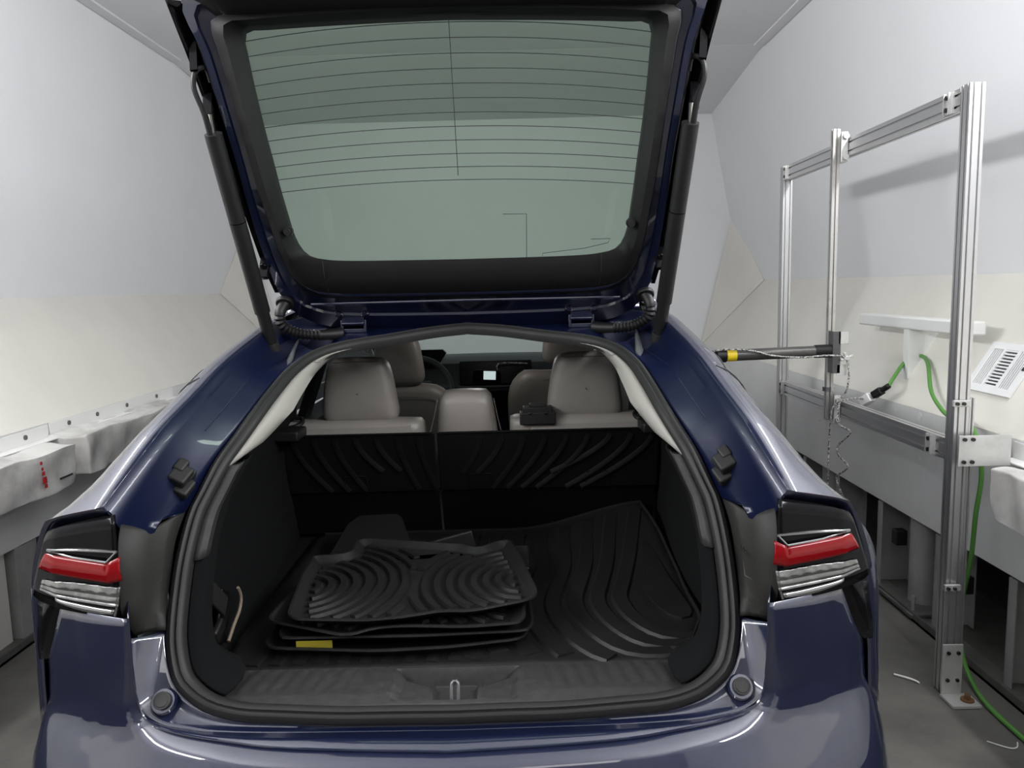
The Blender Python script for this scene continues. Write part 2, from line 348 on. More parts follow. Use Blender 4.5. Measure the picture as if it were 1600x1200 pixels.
# panel gaps of the rear door on the quarter
def q_line(si, j0, j1, s): return sx([Vector(st_q[si][j])*1.0+Vector((.0015, 0, .0015)) for j in range(j0, j1)], s)
for s in SIDES:
    vfa = tube_vf(q_line(16, 1, 20, s), .0022, 6)
    fr_ = lambda i, k: Vector(st_q[i][int(k)]).lerp(Vector(st_q[i][int(k)+1]), k-int(k))
    vfb = tube_vf(sx([fr_(i, 2+(i-16)*.25)+Vector((.001, -.0005, .0012)) for i in range(16, 30)], s), .0022, 6)
    mk('panel_gap', *join(vfa, vfb), 'bolt_black', car)
# ---- hatch jamb gutters
QE = cr([(0, .885, 1.404), (.2, .88, 1.404), (.38, .845, 1.402), (.47, .79, 1.396), (.515, .70, 1.385)]+[st[0] for st in QST[5::-1]], 90)
kend = min(range(NH), key=lambda i: abs(sealh[i][2]-1.036)+(0 if sealh[i][0] > .4 else 9))
SJ = lin(sealh[:kend+1], 90)
JEND = [(.592, -.104, 1.110), (.586, -.070, 1.060), (.572, -.022, 1.029), (.561, .002, 1.025), (.555, .018, 1.046), (.529, .072, 1.047)]
def jamb_rows():
    rows = [[], [], [], [], [], []]
    for i in range(90):
        q = Vector(QE[i]); p = Vector(SJ[i]); t = i/89; sd = max(0, min(1, (t-.30)/.12))
        dn = Vector((0, -.1, -1)).lerp(Vector((-.25, .85, -.45)), sd).normalized()
        dp = interp(t, [.28, .36, .50, .62, 1], [.020, .075, .070, .026, .020])
        pts = [q, q.lerp(p, .04)+dn*(dp*1.05+.008), q.lerp(p, .42)+dn*dp, q.lerp(p, .55)+dn*dp*.8, q.lerp(p, .85)+dn*dp*.2, p]
        wgt = max(0, (t-.84)/.16); wgt = wgt*wgt*(3-2*wgt)
        for k in range(6): rows[k].append(tuple(pts[k].lerp(Vector(JEND[k]), wgt)))
    return rows
jr = jamb_rows()
for s in SIDES:
    V, Fc = grid([sx(r, s) for r in jr])
    mk('hatch_jamb', V, Fc, 'paint_inner', car, thick=.002, ang=28)
    mk('seam_bead', *tube_vf([tuple(Vector(p)+Vector((0, -.001, .001))) for p in sx(jr[2][34:74], s)], .0016, 6), 'paint', car)
# ---- matt grey pillar panels
GL = cr([(.585, -.066, 1.066), (.582, -.086, 1.040), (.579, -.098, 1.0), (.580, -.100, .95), (.581, -.098, .91), (.577, -.066, .856)], 24)
GC = cr([(.566, .002, 1.034), (.562, -.018, 1.008), (.558, -.04, .96), (.560, -.048, .91), (.566, -.052, .856)], 24)
GR = cr([(.530, .080, 1.050), (.537, .036, 1.0), (.539, .008, .94), (.537, -.024, .89), (.530, -.045, .856)], 24)
for s in SIDES:
    mid = [tuple((Vector(a)+Vector(b))/2+Vector((0, .004, 0))) for a, b in zip(GC, GR)]
    V, Fc = grid([sx(r, s) for r in (GL, GC, mid, GR)]); gp = mk('pillar_panel', V, Fc, 'sealer', car, thick=.003, ang=25)
    if s < 0: fr = [mid[8], GR[8], GR[14], mid[14]]
    def onp(a, b): # point on panel: a across 0..1 (crease to seal), b down 0..1
        i = int(b*23); c0, c1, c2 = Vector(GC[i]), Vector(mid[i]), Vector(GR[i]); return tuple((c0.lerp(c1, 2*a) if a < .5 else c1.lerp(c2, 2*a-1))+Vector((.0, -.0022, .0006)))
    for pts in (([(.15, .30), (.62, .30), (.62, .42)], ) if s < 0 else ([(.12, .33), (.58, .33), (.60, .44)], [(.58, .55), (.58, .68), (.1, .68)])):
        mk('panel_outline', *tube_vf(sx([onp(*p) for p in pts], s), .0008, 4), 'sealer_line', gp)
    if s < 0: mk('panel_outline', *tube_vf(sx([onp(*p) for p in ((.62, .42), (.55, .60), (.12, .60))], s), .0008, 4), 'sealer_line', gp)
    if s > 0:
        fc = bpy.data.curves.new('t', 'FONT'); fc.body = 'HYBRID'; fc.size = .013; fc.extrude = .0003
        to = bpy.data.objects.new('t', fc); COL.objects.link(to)
        me = bpy.data.meshes.new_from_object(to.evaluated_get(bpy.context.evaluated_depsgraph_get())); bpy.data.objects.remove(to)
        lo = bpy.data.objects.new('stencil_lettering', me); COL.objects.link(lo); lo.parent = gp; me.materials.clear(); me.materials.append(M['sealer_line'])
        a = Vector(onp(.75, .47)); b = Vector(onp(.1, .50)); ex = (b-a).normalized(); ez = Vector(onp(.4, .4))-Vector(onp(.4, .6)); ez = (ez-ex*ez.dot(ex)).normalized(); ey = ez.cross(ex)
        lo.matrix_local = Matrix(((ex.x, ez.x, -ey.x, a.x), (ex.y, ez.y, -ey.y, a.y-.002), (ex.z, ez.z, -ey.z, a.z), (0, 0, 0, 1)))
# ---- bumper
PLAN = [(0, -.262), (.3, -.25), (.5, -.23), (.6, -.208), (.7, -.168), (.77, -.115), (.82, -.05), (.85, .02), (.868, .10), (.875, .20), (.877, .52)]
PL = cr(PLAN, 200); PLs = [0]
for i in range(1, 200): PLs.append(PLs[-1]+math.dist(PL[i], PL[i-1]))
def B(s_, z):
    s_ = max(0, min(s_, PLs[-1])); j = 0
    while j < 198 and PLs[j+1] < s_: j += 1
    p = lerp(PL[j], PL[j+1], (s_-PLs[j])/(PLs[j+1]-PLs[j])); tx, ty = PL[j+1][0]-PL[j][0], PL[j+1][1]-PL[j][1]; L = math.hypot(tx, ty)
    ins = interp(z, [.2, .25, .4, .5, .6, .66, .70, .75, .95], [.09, .06, .015, 0, .028, .058, .084, .09, .09])
    kx = .35 if s_ > .95 else 1.0
    k = interp(s_, [0, .75, 1.0, 1.3], [1, 1, .45, .25])
    return (p[0]-ty/L*ins*k, p[1]+tx/L*ins*k, z)
CIN = [(0, -.143, .693), (.3, -.142, .696), (.42, -.140, .700), (.47, -.138, .706), (.52, -.136, .716), (.553, -.132, .734), (.567, -.129, .752), (.573, -.122, .79), (.575, -.10, .858), (.577, -.088, .93)]
CUT = [(0, .690), (.2, .693), (.33, .697), (.41, .704), (.467, .710), (.508, .717), (.543, .727), (.563, .738), (.575, .758), (.581, .80), (.583, .86), (.583, .915)]
OUTB = [(0, .22), (.25, .22), (.45, .22), (.65, .22), (.9, .22), (1.15, .25), (1.35, .34), (1.35, .55), (1.30, .66), (1.02, .72), (.87, .815), (.79, .919)]
NB = 70
def rs(P, keyed):   # resample P with the parameterisation of keyed
    return P
pairs = [tuple(a)+tuple(b) for a, b in zip(CUT, OUTB)]
pr = cr(pairs, NB)
cin = cr(CIN, NB)
# match cin to the cut by arc position of the cut
cutL = [0]
for i in range(1, NB): cutL.append(cutL[-1]+math.dist(pr[i][:2], pr[i-1][:2]))
cind = cr(CIN, 400); cinL = [0]
for i in range(1, 400): cinL.append(cinL[-1]+math.dist(cind[i], cind[i-1]))
def at_len(P, L, d):
    for i in range(1, len(L)):
        if L[i] >= d: return lerp(P[i-1], P[i], (d-L[i-1])/max(1e-9, L[i]-L[i-1]))
    return P[-1]
cinm = [at_len(cind, cinL, cutL[i]/cutL[-1]*cinL[-1]) for i in range(NB)]
cinm = [tuple(Vector(p)+Vector((0, .010, .004))) for p in cinm]
brow = []
for v in range(17):
    t = v/16; brow.append([B(pr[i][0]+(pr[i][2]-pr[i][0])*t, pr[i][1]+(pr[i][3]-pr[i][1])*t) for i in range(NB)])
full = [mir(r[1:])[::-1]+list(r) for r in brow]
V, Fc = grid(full); mk('bumper', V, Fc, 'paint', car, thick=.003, ang=50)
lip = [cinm, brow[0]]; full = [mir(r[1:])[::-1]+list(r) for r in lip]; V, Fc = grid(full); mk('bumper_lip', V, Fc, 'paint', car, thick=.002, ang=30)
mk('lip_edge', *tube_vf([tuple(Vector(p)+Vector((0, -.001, .0012))) for p in full[1]], .0022, 6), 'paint', car)
# blue sill flange between seal and bumper, with the two rubber bump stops
kb = min(range(NH), key=lambda i: abs(sealh[i][2]-.858)+(0 if sealh[i][0] > .5 else 9))
sb = lin([tuple(p) for p in sealh[kb:]][::-1], NB)
kc = min(range(400), key=lambda i: abs(cind[i][2]-.858)+(0 if cind[i][0] > .5 else 9))
cb = lin([tuple(Vector(p)+Vector((0, .010, .004))) for p in cind[:kc+1]], NB)
srow = [[tuple(Vector(a).lerp(Vector(b), t)+Vector((0, .008*math.sin(math.pi*t), -.004*math.sin(math.pi*t)))) for a, b in zip(sb, cb)] for t in (0, .15, .35, .6, .85, 1)]
full = [mir(r[1:])[::-1]+list(r) for r in srow]
V, Fc = grid(full); mk('sill_flange', V, Fc, 'paint', car, thick=.002, ang=60)
for s in SIDES:
    c = Vector((.515*s, -.108, .752)); ax = Vector((0, -.72, .5)).normalized()
    vf = join(tube_vf([c-ax*.004, c+ax*.004], [.023, .0205], 28))
    bs = mk('bump_stop', *vf, 'paint', car); mk('rubber_cap', *join(cyl_vf(c+ax*.003, c+ax*.010, .0155, 24), cyl_vf(c+ax*.009, c+ax*.0115, .012, 24)), 'scuff_plastic', bs, bev=.002)
# black corner garnish below each lamp, closing the corner
for s in SIDES:
    a = cr([tuple(Vector(B(*p))+Vector((0, .008, 0))) for p in ((.72, .935), (.77, .912), (.82, .86), (.88, .795), (.98, .735))], 14)
    b = cr([(.752, -.030, .955), (.772, -.024, .915), (.790, -.008, .875), (.805, .008, .80), (.813, .022, .72)], 14)
    V, Fc = grid([sx(a, s), sx([tuple((Vector(p)+Vector(q))/2+Vector((.002, -.006, 0))) for p, q in zip(a, b)], s), sx(b, s)]); mk('corner_garnish', V, Fc, 'black_gloss', car, thick=.003)
    rows = [[(x*s, -.045+.10*max(0, x-.6)*2, z) for x in (.584, .60, .64, .67, .69+(1.08-z)*.35)] for z in (1.06, 1.0, .92, .85, .80)]
    V, Fc = grid(rows); mk('lamp_pocket', V, Fc, 'bolt_black', car, thick=.003)
# ---- tail lamps
def lampy(x, z): return interp(x, [.5, .59, .7, .76, .8, .83, .848, .858], [-.11, -.10, -.075, -.045, -.012, .03, .08, .16])-(1.0-z)*.08
def lpatch(top, bot, off, nu=26, nv=8, fn=None):
    a = cr(top, nu); b = cr(bot, nu); rows = []
    for v in range(nv):
        r = []
        for u in range(nu):
            x, z = lerp(a[u], b[u], v/(nv-1)); r.append((x, lampy(x, z)-off-(fn(u/(nu-1), v/(nv-1)) if fn else 0), z))
        rows.append(r)
    return rows
for s in SIDES:
    rows = lpatch([(.580, 1.092), (.61, 1.087), (.652, 1.077), (.69, 1.066), (.715, 1.056), (.727, 1.04)], [(.581, .910), (.62, .912), (.67, .916), (.712, .921), (.745, .925), (.768, .935)], 0)
    V, Fc = grid([sx(r, s) for r in rows]); lampo = mk('tail_lamp', V, Fc, 'black_gloss', car, thick=.006)
    dome = lambda u, v: .006*math.sin(math.pi*min(1, max(0, v)))
    rows = lpatch([(.570, 1.020), (.5915, 1.0105), (.593, 1.0105), (.65, 1.0145), (.70, 1.019), (.716, 1.020)], [(.568, .979), (.5895, .976), (.592, .976), (.64, .980), (.69, .985), (.735, .991)], .006, 40, 8, lambda u, v: .004*math.sin(math.pi*v)+(.006*min(1, u/.12)))
    V, Fc = grid([sx(r, s) for r in rows]); tag(mk('red_lens', V, Fc, 'red_lens', lampo, thick=.004, ang=25), 'glossy red brake light lens')
    rib = lambda u, v: .0022*abs(math.sin((v**1.3)*math.pi*2.5))+.003+.001*math.sin(u*40)*(1 if v < .3 else 0)
    rows = lpatch([(.572, .966), (.60, .967), (.66, .970), (.732, .968)], [(.577, .932), (.60, .933), (.683, .940), (.740, .949)], .003, 30, 22, rib)
    V, Fc = grid([sx(r, s) for r in rows]); tag(mk('clear_lens', V, Fc, 'clear_lens', lampo, thick=.003), 'clear ribbed reversing light lens')
    rows = lpatch([(.586, .926), (.62, .928), (.68, .935), (.706, .940)], [(.588, .915), (.62, .916), (.66, .920), (.70, .930)], .003, 20, 5, lambda u, v: .003*math.sin(math.pi*v))
    V, Fc = grid([sx(r, s) for r in rows]); mk('reflector_strip', V, Fc, 'lens_dark', lampo, thick=.002)
    pt = lambda x, z, o=.006: (x*s, lampy(x, z)-o, z)
    ch = join(tube_vf([pt(.576, 1.0285), pt(.65, 1.028), pt(.70, 1.0255), pt(.718, 1.0235)], .0022, 6), tube_vf([pt(.718, 1.0225), pt(.66, 1.0165, .012), pt(.592, 1.0125, .014)], .0020, 6),
              tube_vf([pt(.592, 1.0125, .014), pt(.577, 1.0285)], .0016, 6), tube_vf([pt(.574, .967), pt(.578, .94), pt(.585, .916)], .0022, 6))
    mk('chrome_edge', *ch, 'lens_dark', lampo)
# ---- hatch (raised)
def hy(z): return interp(z, [1.36, 1.38, 1.40, 1.46, 1.5, 1.56, 1.62, 1.72, 1.83, 2.03, 2.15, 2.3], [.81, .80, .75, .68, .65, .60, .55, .475, .415, .31, .26, .2])
def onh(P, off=0): return [(x, hy(z)+off, z) for x, z in P]
HG = [(0, 2.046), (.21, 2.042), (.38, 2.036), (.438, 2.030), (.444, 1.98), (.441, 1.87), (.433, 1.75), (.429, 1.67), (.424, 1.605), (.405, 1.566), (.36, 1.552), (.27, 1.546), (0, 1.544)]
HT = [(0, 2.066), (.21, 2.064), (.42, 2.052), (.492, 2.040), (.490, 1.985), (.482, 1.875), (.475, 1.76), (.466, 1.64), (.457, 1.552), (.433, 1.496), (.376, 1.468), (.22, 1.461), (0, 1.460)]
HB = [(0, 2.10), (.21, 2.10), (.43, 2.09), (.545, 2.080), (.528, 1.985), (.517, 1.874), (.507, 1.75), (.507, 1.63), (.503, 1.535), (.493, 1.465), (.455, 1.398), (.35, 1.366), (0, 1.358)]
hg = ring(onh(cr(HG, 70), .045)); hg2 = ring(onh(cr(HG, 70), .012)); ht = ring(onh(cr(HT, 70), -.004)); hb = ring(onh(cr(HB, 70)))
htm = [tuple((Vector(a)+Vector(b))/2+Vector((0, -.018, -.006))) for a, b in zip(hg2, ht)]
hm1 = [tuple(Vector(a).lerp(Vector(b), .15)+Vector((0, .016, 0))) for a, b in zip(ht, hb)]
hm2 = [tuple(Vector(a).lerp(Vector(b), .55)+Vector((0, .010, 0))) for a, b in zip(ht, hb)]
hm3 = [tuple(Vector(a).lerp(Vector(b), .62)+Vector((0, .000, 0))) for a, b in zip(ht, hb)]
outer = [tuple(Vector(p)+Vector((0, .05, .02))) for p in hb]
V, Fc = grid([ht, hm1, hm2, hm3, hb, outer], cu=True); hatch = mk('hatch', V, Fc, 'paint', car, thick=.002, ang=40)
V, Fc = grid([hg, hg2, htm, ht, hm1], cu=True); mk('hatch_trim', V, Fc, 'trim_plastic', hatch, thick=.002, ang=60)
for x in (-.36, .36): mk('trim_seam', *tube_vf([(x, hy(1.548)-.002, 1.548), (x, hy(1.51)-.022, 1.51), (x, hy(1.468)-.006, 1.468)], .0012, 5), 'line_dark', hatch)
rows = []
for i in range(26):
    z = 1.525+(2.075-1.525)*i/25; wd = .47
    rows.append([(x, hy(z)+.046+.014*(1-(x/.47)**2), z) for x in [wd*(-1+2*j/20) for j in range(21)]])
V, Fc = grid(rows); gl = mk('rear_window', V, Fc, 'rear_glass', hatch); gl['label'] = 'green tinted heated rear window'
def gy(x, z): return hy(z)+.046+.014*(1-(x/.47)**2)-.0015
for k in range(12):
    ze = 2.016-k*.0277; zc = ze+.030-.0008*k
    pts = []
    for j in range(29):
        x = -.443+.886*j/28; z = zc+(ze-zc)*(abs(x)/.443)**2.1
        if z < 2.05: pts.append((x, gy(x, z), z))
    if len(pts) > 20: tube('heating_line', pts, .0009, 'line_dark', hatch, 5)
    else:
        for sgn in SIDES: tube('heating_line', [p for p in pts if p[0]*sgn > 0], .0009, 'line_dark', hatch, 5)
tube('heating_line', [(.002, gy(0, z), z) for z in (2.05, 1.95, 1.85, 1.742)], .0009, 'line_dark', hatch, 5)
tube('antenna_line', [(x, gy(x, z), z) for x, z in ((.108, 1.653), (.168, 1.652), (.168, 1.60), (.168, 1.543))], .0008, 'line_dark', hatch, 5)
tube('antenna_line', [(x, gy(x, z), z) for x, z in ((.335, 1.588), (.385, 1.588), (.38, 1.578), (.32, 1.566), (.21, 1.556), (.21, 1.55))], .0008, 'line_dark', hatch, 5)
# lower hatch trim that juts towards the viewer at the top
rows = []
for (y, z) in ((.33, 2.045), (.305, 2.047), (.285, 2.055), (.25, 2.062), (.20, 2.07), (.16, 2.09), (.10, 2.15), (.04, 2.26), (.02, 2.34)):
    r = []
    for j in range(41):
        x = -.54+1.08*j/40; e = max(0, (abs(x)-.40)/.14)
        r.append((x, y+.03*e*e, z+.028*e*e-.006*math.exp(-((abs(x)-.47)/.03)**2)*(1 if z < 2.08 else 0)))
    rows.append(r)
V, Fc = grid(rows); mk('tailgate_trim', V, Fc, 'trim_plastic', hatch, thick=.004, ang=50)
for s in SIDES:
    # gloss black side channel beside the frame
    a = cr([(.546, 2.08), (.530, 1.985), (.519, 1.874), (.509, 1.75), (.509, 1.63), (.505, 1.535), (.497, 1.47)], 40)
    b = cr([(.592, 2.09), (.574, 2.0), (.562, 1.92), (.549, 1.83), (.537, 1.74), (.530, 1.64), (.525, 1.54), (.515, 1.47)], 40)
    A_ = onh(a, .004); B_ = onh(b, .030); mid = [tuple((Vector(p)+Vector(q))/2+Vector((0, .035, .01))) for p, q in zip(A_, B_)]
    b2 = [tuple(Vector(p)+Vector((.006, .03, .02))) for p in B_]
    V, Fc = grid([sx(r, s) for r in (A_, mid, [tuple(Vector(p)+Vector((-.008, .004, 0))) for p in B_], B_, b2)]); ch = mk('side_channel', V, Fc, 'black_gloss', hatch, thick=.002, ang=40)
    mk('channel_plate', *box_vf((.556*s, hy(1.99)+.024, 1.99), (.016, .006, .09), Matrix.Rotation(math.radians(-26), 3, 'X') @ Matrix.Rotation(math.radians(8*s), 3, 'Y')), 'black_gloss', hatch, smooth=False)
    mk('strut_bracket', *box_vf((.545*s, hy(1.885)+.004, 1.885), (.022, .012, .075), Matrix.Rotation(math.radians(-30), 3, 'X') @ Matrix.Rotation(math.radians(8*s), 3, 'Y')), 'black_gloss', hatch, bev=.002)
    # buffer knob
    kx = .426*s; mk('buffer_knob', *join(cyl_vf((kx, hy(1.622)-.002, 1.622), (kx, hy(1.622)-.018, 1.617), .008, 12), cyl_vf((kx, hy(1.622)+.004, 1.622), (kx, hy(1.622)-.006, 1.62), .012, 12)), 'bolt_black', hatch)
    # bracket with bolt on the channel low down
    p = Vector((.512*s, .615, 1.535)); mk('channel_bracket', *join(box_vf(p, (.026, .012, .07), Matrix.Rotation(math.radians(-35), 3, 'X')), cyl_vf(p+Vector((0, -.004, .005)), p+Vector((0, -.014, .002)), .008, 10)), 'black_gloss', hatch, bev=.002)
    # gas strut
    st = empty('gas_strut', (0, 0, 0), 0, car)
    b0 = Vector((.5125*s, .665, 1.29)); b1 = Vector((.515*s, .641, 1.335)); t1 = Vector((.535*s, .382, 1.826)); j1 = b1.lerp(t1, .18)
    tube('lower_tube', [b1, j1], .0165, 'black_plastic', st, 20)
    tube('upper_tube', [j1-(t1-b1)*.004, j1.lerp(t1, .97), t1], [.0200, .0200, .0198], 'black_plastic', st, 24)
    tube('joint_band', [b1.lerp(t1, .62), b1.lerp(t1, .625)], .0203, 'black_gloss', st, 24)
    tube('end_boot', [b1+(t1-b1)*.012, b1, b0, b0+Vector((-.002*s, .004, -.03))], [.0185, .0205, .0215, .018], 'rubber', st, 18)
    mk('ball_mount', *join(box_vf(b0+Vector((-.012*s, .02, -.035)), (.05, .04, .045)), cyl_vf(b0+Vector((-.01*s, -.005, -.03)), b0+Vector((-.01*s, -.015, -.034)), .012, 12)), 'black_gloss', st, bev=.004)
    tube('wire_loop', cr([t1+Vector((.006*s, 0, -.01)), t1+Vector((.010*s, -.02, .04)), t1+Vector((.022*s, -.035, .09)), t1+Vector((.016*s, -.035, .125)), t1+Vector((-.002*s, -.02, .135)), t1+Vector((-.006*s, -.005, .11))], 30), .006, 'black_plastic', st, 8)
    tube('top_rod', [t1-(t1-b1)*.02, t1+(t1-b1).normalized()*.045+Vector((-.004*s, .004, 0))], .006, 'chrome', st, 8)
    # corrugated wiring boot
    bt = cr([(.487, .69, 1.44), (.497, .675, 1.415), (.495, .68, 1.385), (.468, .70, 1.362), (.43, .722, 1.352), (.385, .745, 1.350), (.355, .765, 1.352)], 90); bt = sx(bt, s)
    rr = [(.0135+.0018*math.sin(i*1.57)) if 14 < i < 66 else (.0145 if i <= 14 else .0145+.003*(i-66)/24) for i in range(90)]
    tube('wiring_boot', bt, rr, 'black_plastic', hatch, 14)
    mk('boot_flange', *tube_vf([Vector(bt[0])+Vector((0, .006, .006)), Vector(bt[0])+Vector((0, -.004, -.004))], .024, 20), 'black_plastic', hatch, bev=.003)
    # hinge
    hg_ = empty('hinge', (0, 0, 0), 0, car); hx = .32*s
    Rh = Matrix.Rotation(math.radians(-35), 3, 'X')
    mk('hinge_leaf', *join(box_vf((hx, .765, 1.392), (.062, .012, .042), Rh), box_vf((hx-.036, .757, 1.408), (.022, .014, .018), Rh), box_vf((hx+.036, .757, 1.408), (.022, .014, .018), Rh)), 'paint', hg_, bev=.003)
    mk('hinge_base', *join(box_vf((hx, .782, 1.358), (.070, .03, .012)), box_vf((hx-.032, .775, 1.372), (.008, .025, .034)), box_vf((hx+.032, .775, 1.372), (.008, .025, .034))), 'paint', hg_, bev=.002)
    for dx in (-.036, .036): cyl('hinge_bolt', (hx+dx, .752, 1.411), (hx+dx, .744, 1.406), .007, 'paint', hg_, 6)
    # rubber side stop on the jamb
    c = Vector((.549*s, .100, 1.104)); Rr = Matrix.Rotation(math.radians(-28*s), 3, 'Y') @ Matrix.Rotation(math.radians(35), 3, 'X')
    ss = mk('side_stop', *join(box_vf(c+Vector((-.014*s, -.022, .014)), (.036, .042, .024), Rr), box_vf(c+Vector((-.018*s, -.020, -.012)), (.030, .040, .022), Rr), box_vf(c+Vector((-.012*s, -.012, .030)), (.022, .03, .02), Rr), box_vf(c+Vector((-.004*s, .006, .0)), (.044, .03, .06), Rr)), 'rubber', car, bev=.005)
    tube('stop_bolt', [c+Vector((.030*s, -.012, -.026)), c+Vector((.028*s, -.028, -.018))], .009, 'bolt_black', ss, 12)
    tube('stop_ear', [c+Vector((.004*s, -.006, -.012)), c+Vector((.030*s, -.010, -.028))], [.016, .015], 'rubber', ss, 12)
tube('frame_ridge', [(x, hy(1.437)-.003, 1.437-.004*abs(x)) for x in [-.42+.84*i/20 for i in range(21)]], .004, 'paint', hatch, 8)
# ---- roof, doors, front of the car
rows = []
for y, zc, zs, xs in ((.885, 1.405, 1.402, .50), (1.05, 1.43, 1.418, .53), (1.5, 1.445, 1.42, .55), (2.1, 1.43, 1.40, .56), (2.55, 1.385, 1.35, .57)):
    rows.append([(x*xs, y-(.02*x*x if y < .9 else 0), zc+(zs-zc)*abs(x)**2.2) for x in [-1+2*i/16 for i in range(17)]])
V, Fc = grid(rows); mk('roof', V, Fc, 'paint', car, thick=.01)
for s in SIDES:
    ystn = (1.05, 1.5, 2.0, 2.5, 2.95, 3.35, 3.8, 4.15)
    rail = []; belt = []
    top = [(.583, 1.05, 1.405), (.60, 1.5, 1.405), (.61, 2.0, 1.39), (.62, 2.5, 1.345), (.66, 2.95, 1.18), (.70, 3.3, 1.04)]
    low = [(.81, 1.05, .965), (.80, 1.5, .955), (.795, 2.0, .945), (.79, 2.5, .935), (.775, 2.95, .93), (.75, 3.3, .96)]
    tp = cr(top, 30); lw = cr(low, 30)
    rows = [[tuple(Vector(a).lerp(Vector(b), t)+Vector((.03*math.sin(math.pi*t), 0, 0))) for a, b in zip(tp, lw)] for t in (.06, .3, .6, .94)]
    V, Fc = grid([sx(r, s) for r in rows]); mk('side_window', V, Fc, 'side_glass', car, thick=.004)
    rl = [(.53, 1.05, 1.418), (.56, 1.5, 1.42), (.57, 2.0, 1.405), (.585, 2.5, 1.352), (.63, 2.95, 1.19), (.68, 3.3, 1.05)]
    V, Fc = grid([sx(cr(rl, 30), s), sx([tuple(Vector(p)+Vector((-.012, 0, .012))) for p in tp], s), sx([tuple(Vector(a).lerp(Vector(b), .07)) for a, b in zip(tp, lw)], s)]); mk('roof_rail', V, Fc, 'paint', car, thick=.02)
    dr = []
    for dx, z in ((0, None), (.045, .86), (.07, .72), (.07, .5), (.05, .3), (.0, .22)):
        dr.append([(p[0]+dx, p[1], p[2] if z is None else z) for p in cr([(.81, 1.05, .97), (.80, 1.5, .96), (.795, 2.0, .95), (.79, 2.5, .94), (.79, 3.0, .95), (.79, 3.4, .95)], 30)])
    V, Fc = grid([sx(r, s) for r in dr]); mk('door', V, Fc, 'paint', car, thick=.02)
    # dark inner door trim and pillar
    V, Fc = grid([sx(r, s) for r in ([(.76, y, .97) for y in (.95, 1.6, 2.4, 3.2)], [(.70, y, .94) for y in (.95, 1.6, 2.4, 3.2)], [(.70, y, .35) for y in (.95, 1.6, 2.4, 3.2)])]); mk('door_trim', V, Fc, 'dash_dark', car, thick=.01)
    mk('middle_pillar', *box_vf((.655*s, 1.72, 1.18), (.03, .11, .46), Matrix.Rotation(math.radians(-20*s), 3, 'Y')), 'dash_black', car, smooth=False)
    # inner skin of the rear pillar, dark
    tr = cr([(.44, .56, 1.30), (.47, .75, 1.34), (.55, 1.3, 1.38)], 10); lo = cr([(.56, .30, 1.0), (.62, .6, .99), (.69, 1.3, .95)], 10)
    V, Fc = grid([sx(tr, s), sx([tuple((Vector(a)+Vector(b))/2+Vector((.02, 0, 0))) for a, b in zip(tr, lo)], s), sx(lo, s)]); mk('rear_pillar_lining', V, Fc, 'dash_dark', car, thick=.006)
    # wheels
    for wy in (.64, 3.36):
        wh = empty('wheel', (0, 0, 0), 0, car); cx = .78*s
        prof = [(.19, -.09), (.23, -.105), (.30, -.105), (.315, -.08), (.318, 0), (.315, .08), (.30, .105), (.23, .105), (.19, .09)]
        rows = [[(cx+d, wy+r*math.cos(a), .319+r*math.sin(a)) for r, d in prof] for a in [2*math.pi*k/36 for k in range(36)]]
        V, Fc = grid(rows, cv=True); mk('tyre', V, Fc, 'tyre', wh)
        sp = [cyl_vf((cx-.09, wy, .319), (cx+.08*s, wy, .319), .06, 16), cyl_vf((cx-.09, wy, .319), (cx+.09, wy, .319), .195, 32)]
        for k in range(5):
            a = 2*math.pi*k/5; sp.append(box_vf((cx+.085*s, wy+.11*math.cos(a), .319+.11*math.sin(a)), (.03, .2, .035), Matrix.Rotation(a, 3, 'X')))
        mk('rim', *join(*sp), 'aluminium_dark', wh, smooth=False)
# bonnet and front end
rows = []
for y, z, xw, zb in ((3.25, 1.02, .72, .24), (3.5, .96, .80, .24), (3.9, .88, .80, .22), (4.2, .74, .72, .22), (4.32, .55, .60, .25)):
    rows.append([(xw*math.copysign(abs(math.cos(a))**.5, math.cos(a)), y, zb+(z-zb)*max(0, math.sin(a))**.35) for a in [math.pi*i/20 for i in range(21)]])
V, Fc = grid(rows); mk('front_body', V, Fc, 'paint', car, thick=.01)
V, Fc = grid([[(-.58, 2.56, 1.375), (0, 2.52, 1.405), (.58, 2.56, 1.375)], [(-.66, 2.95, 1.18), (0, 2.98, 1.2), (.66, 2.95, 1.18)], [(-.70, 3.28, 1.03), (0, 3.38, 1.03), (.70, 3.28, 1.03)]]); mk('windscreen', V, Fc, 'wind_glass', car)
box('floor_pan', (0, 1.62, .25), (1.5, 3.3, .03), 'dash_black', car, 0)
# ---- load bay
ih = inner_half
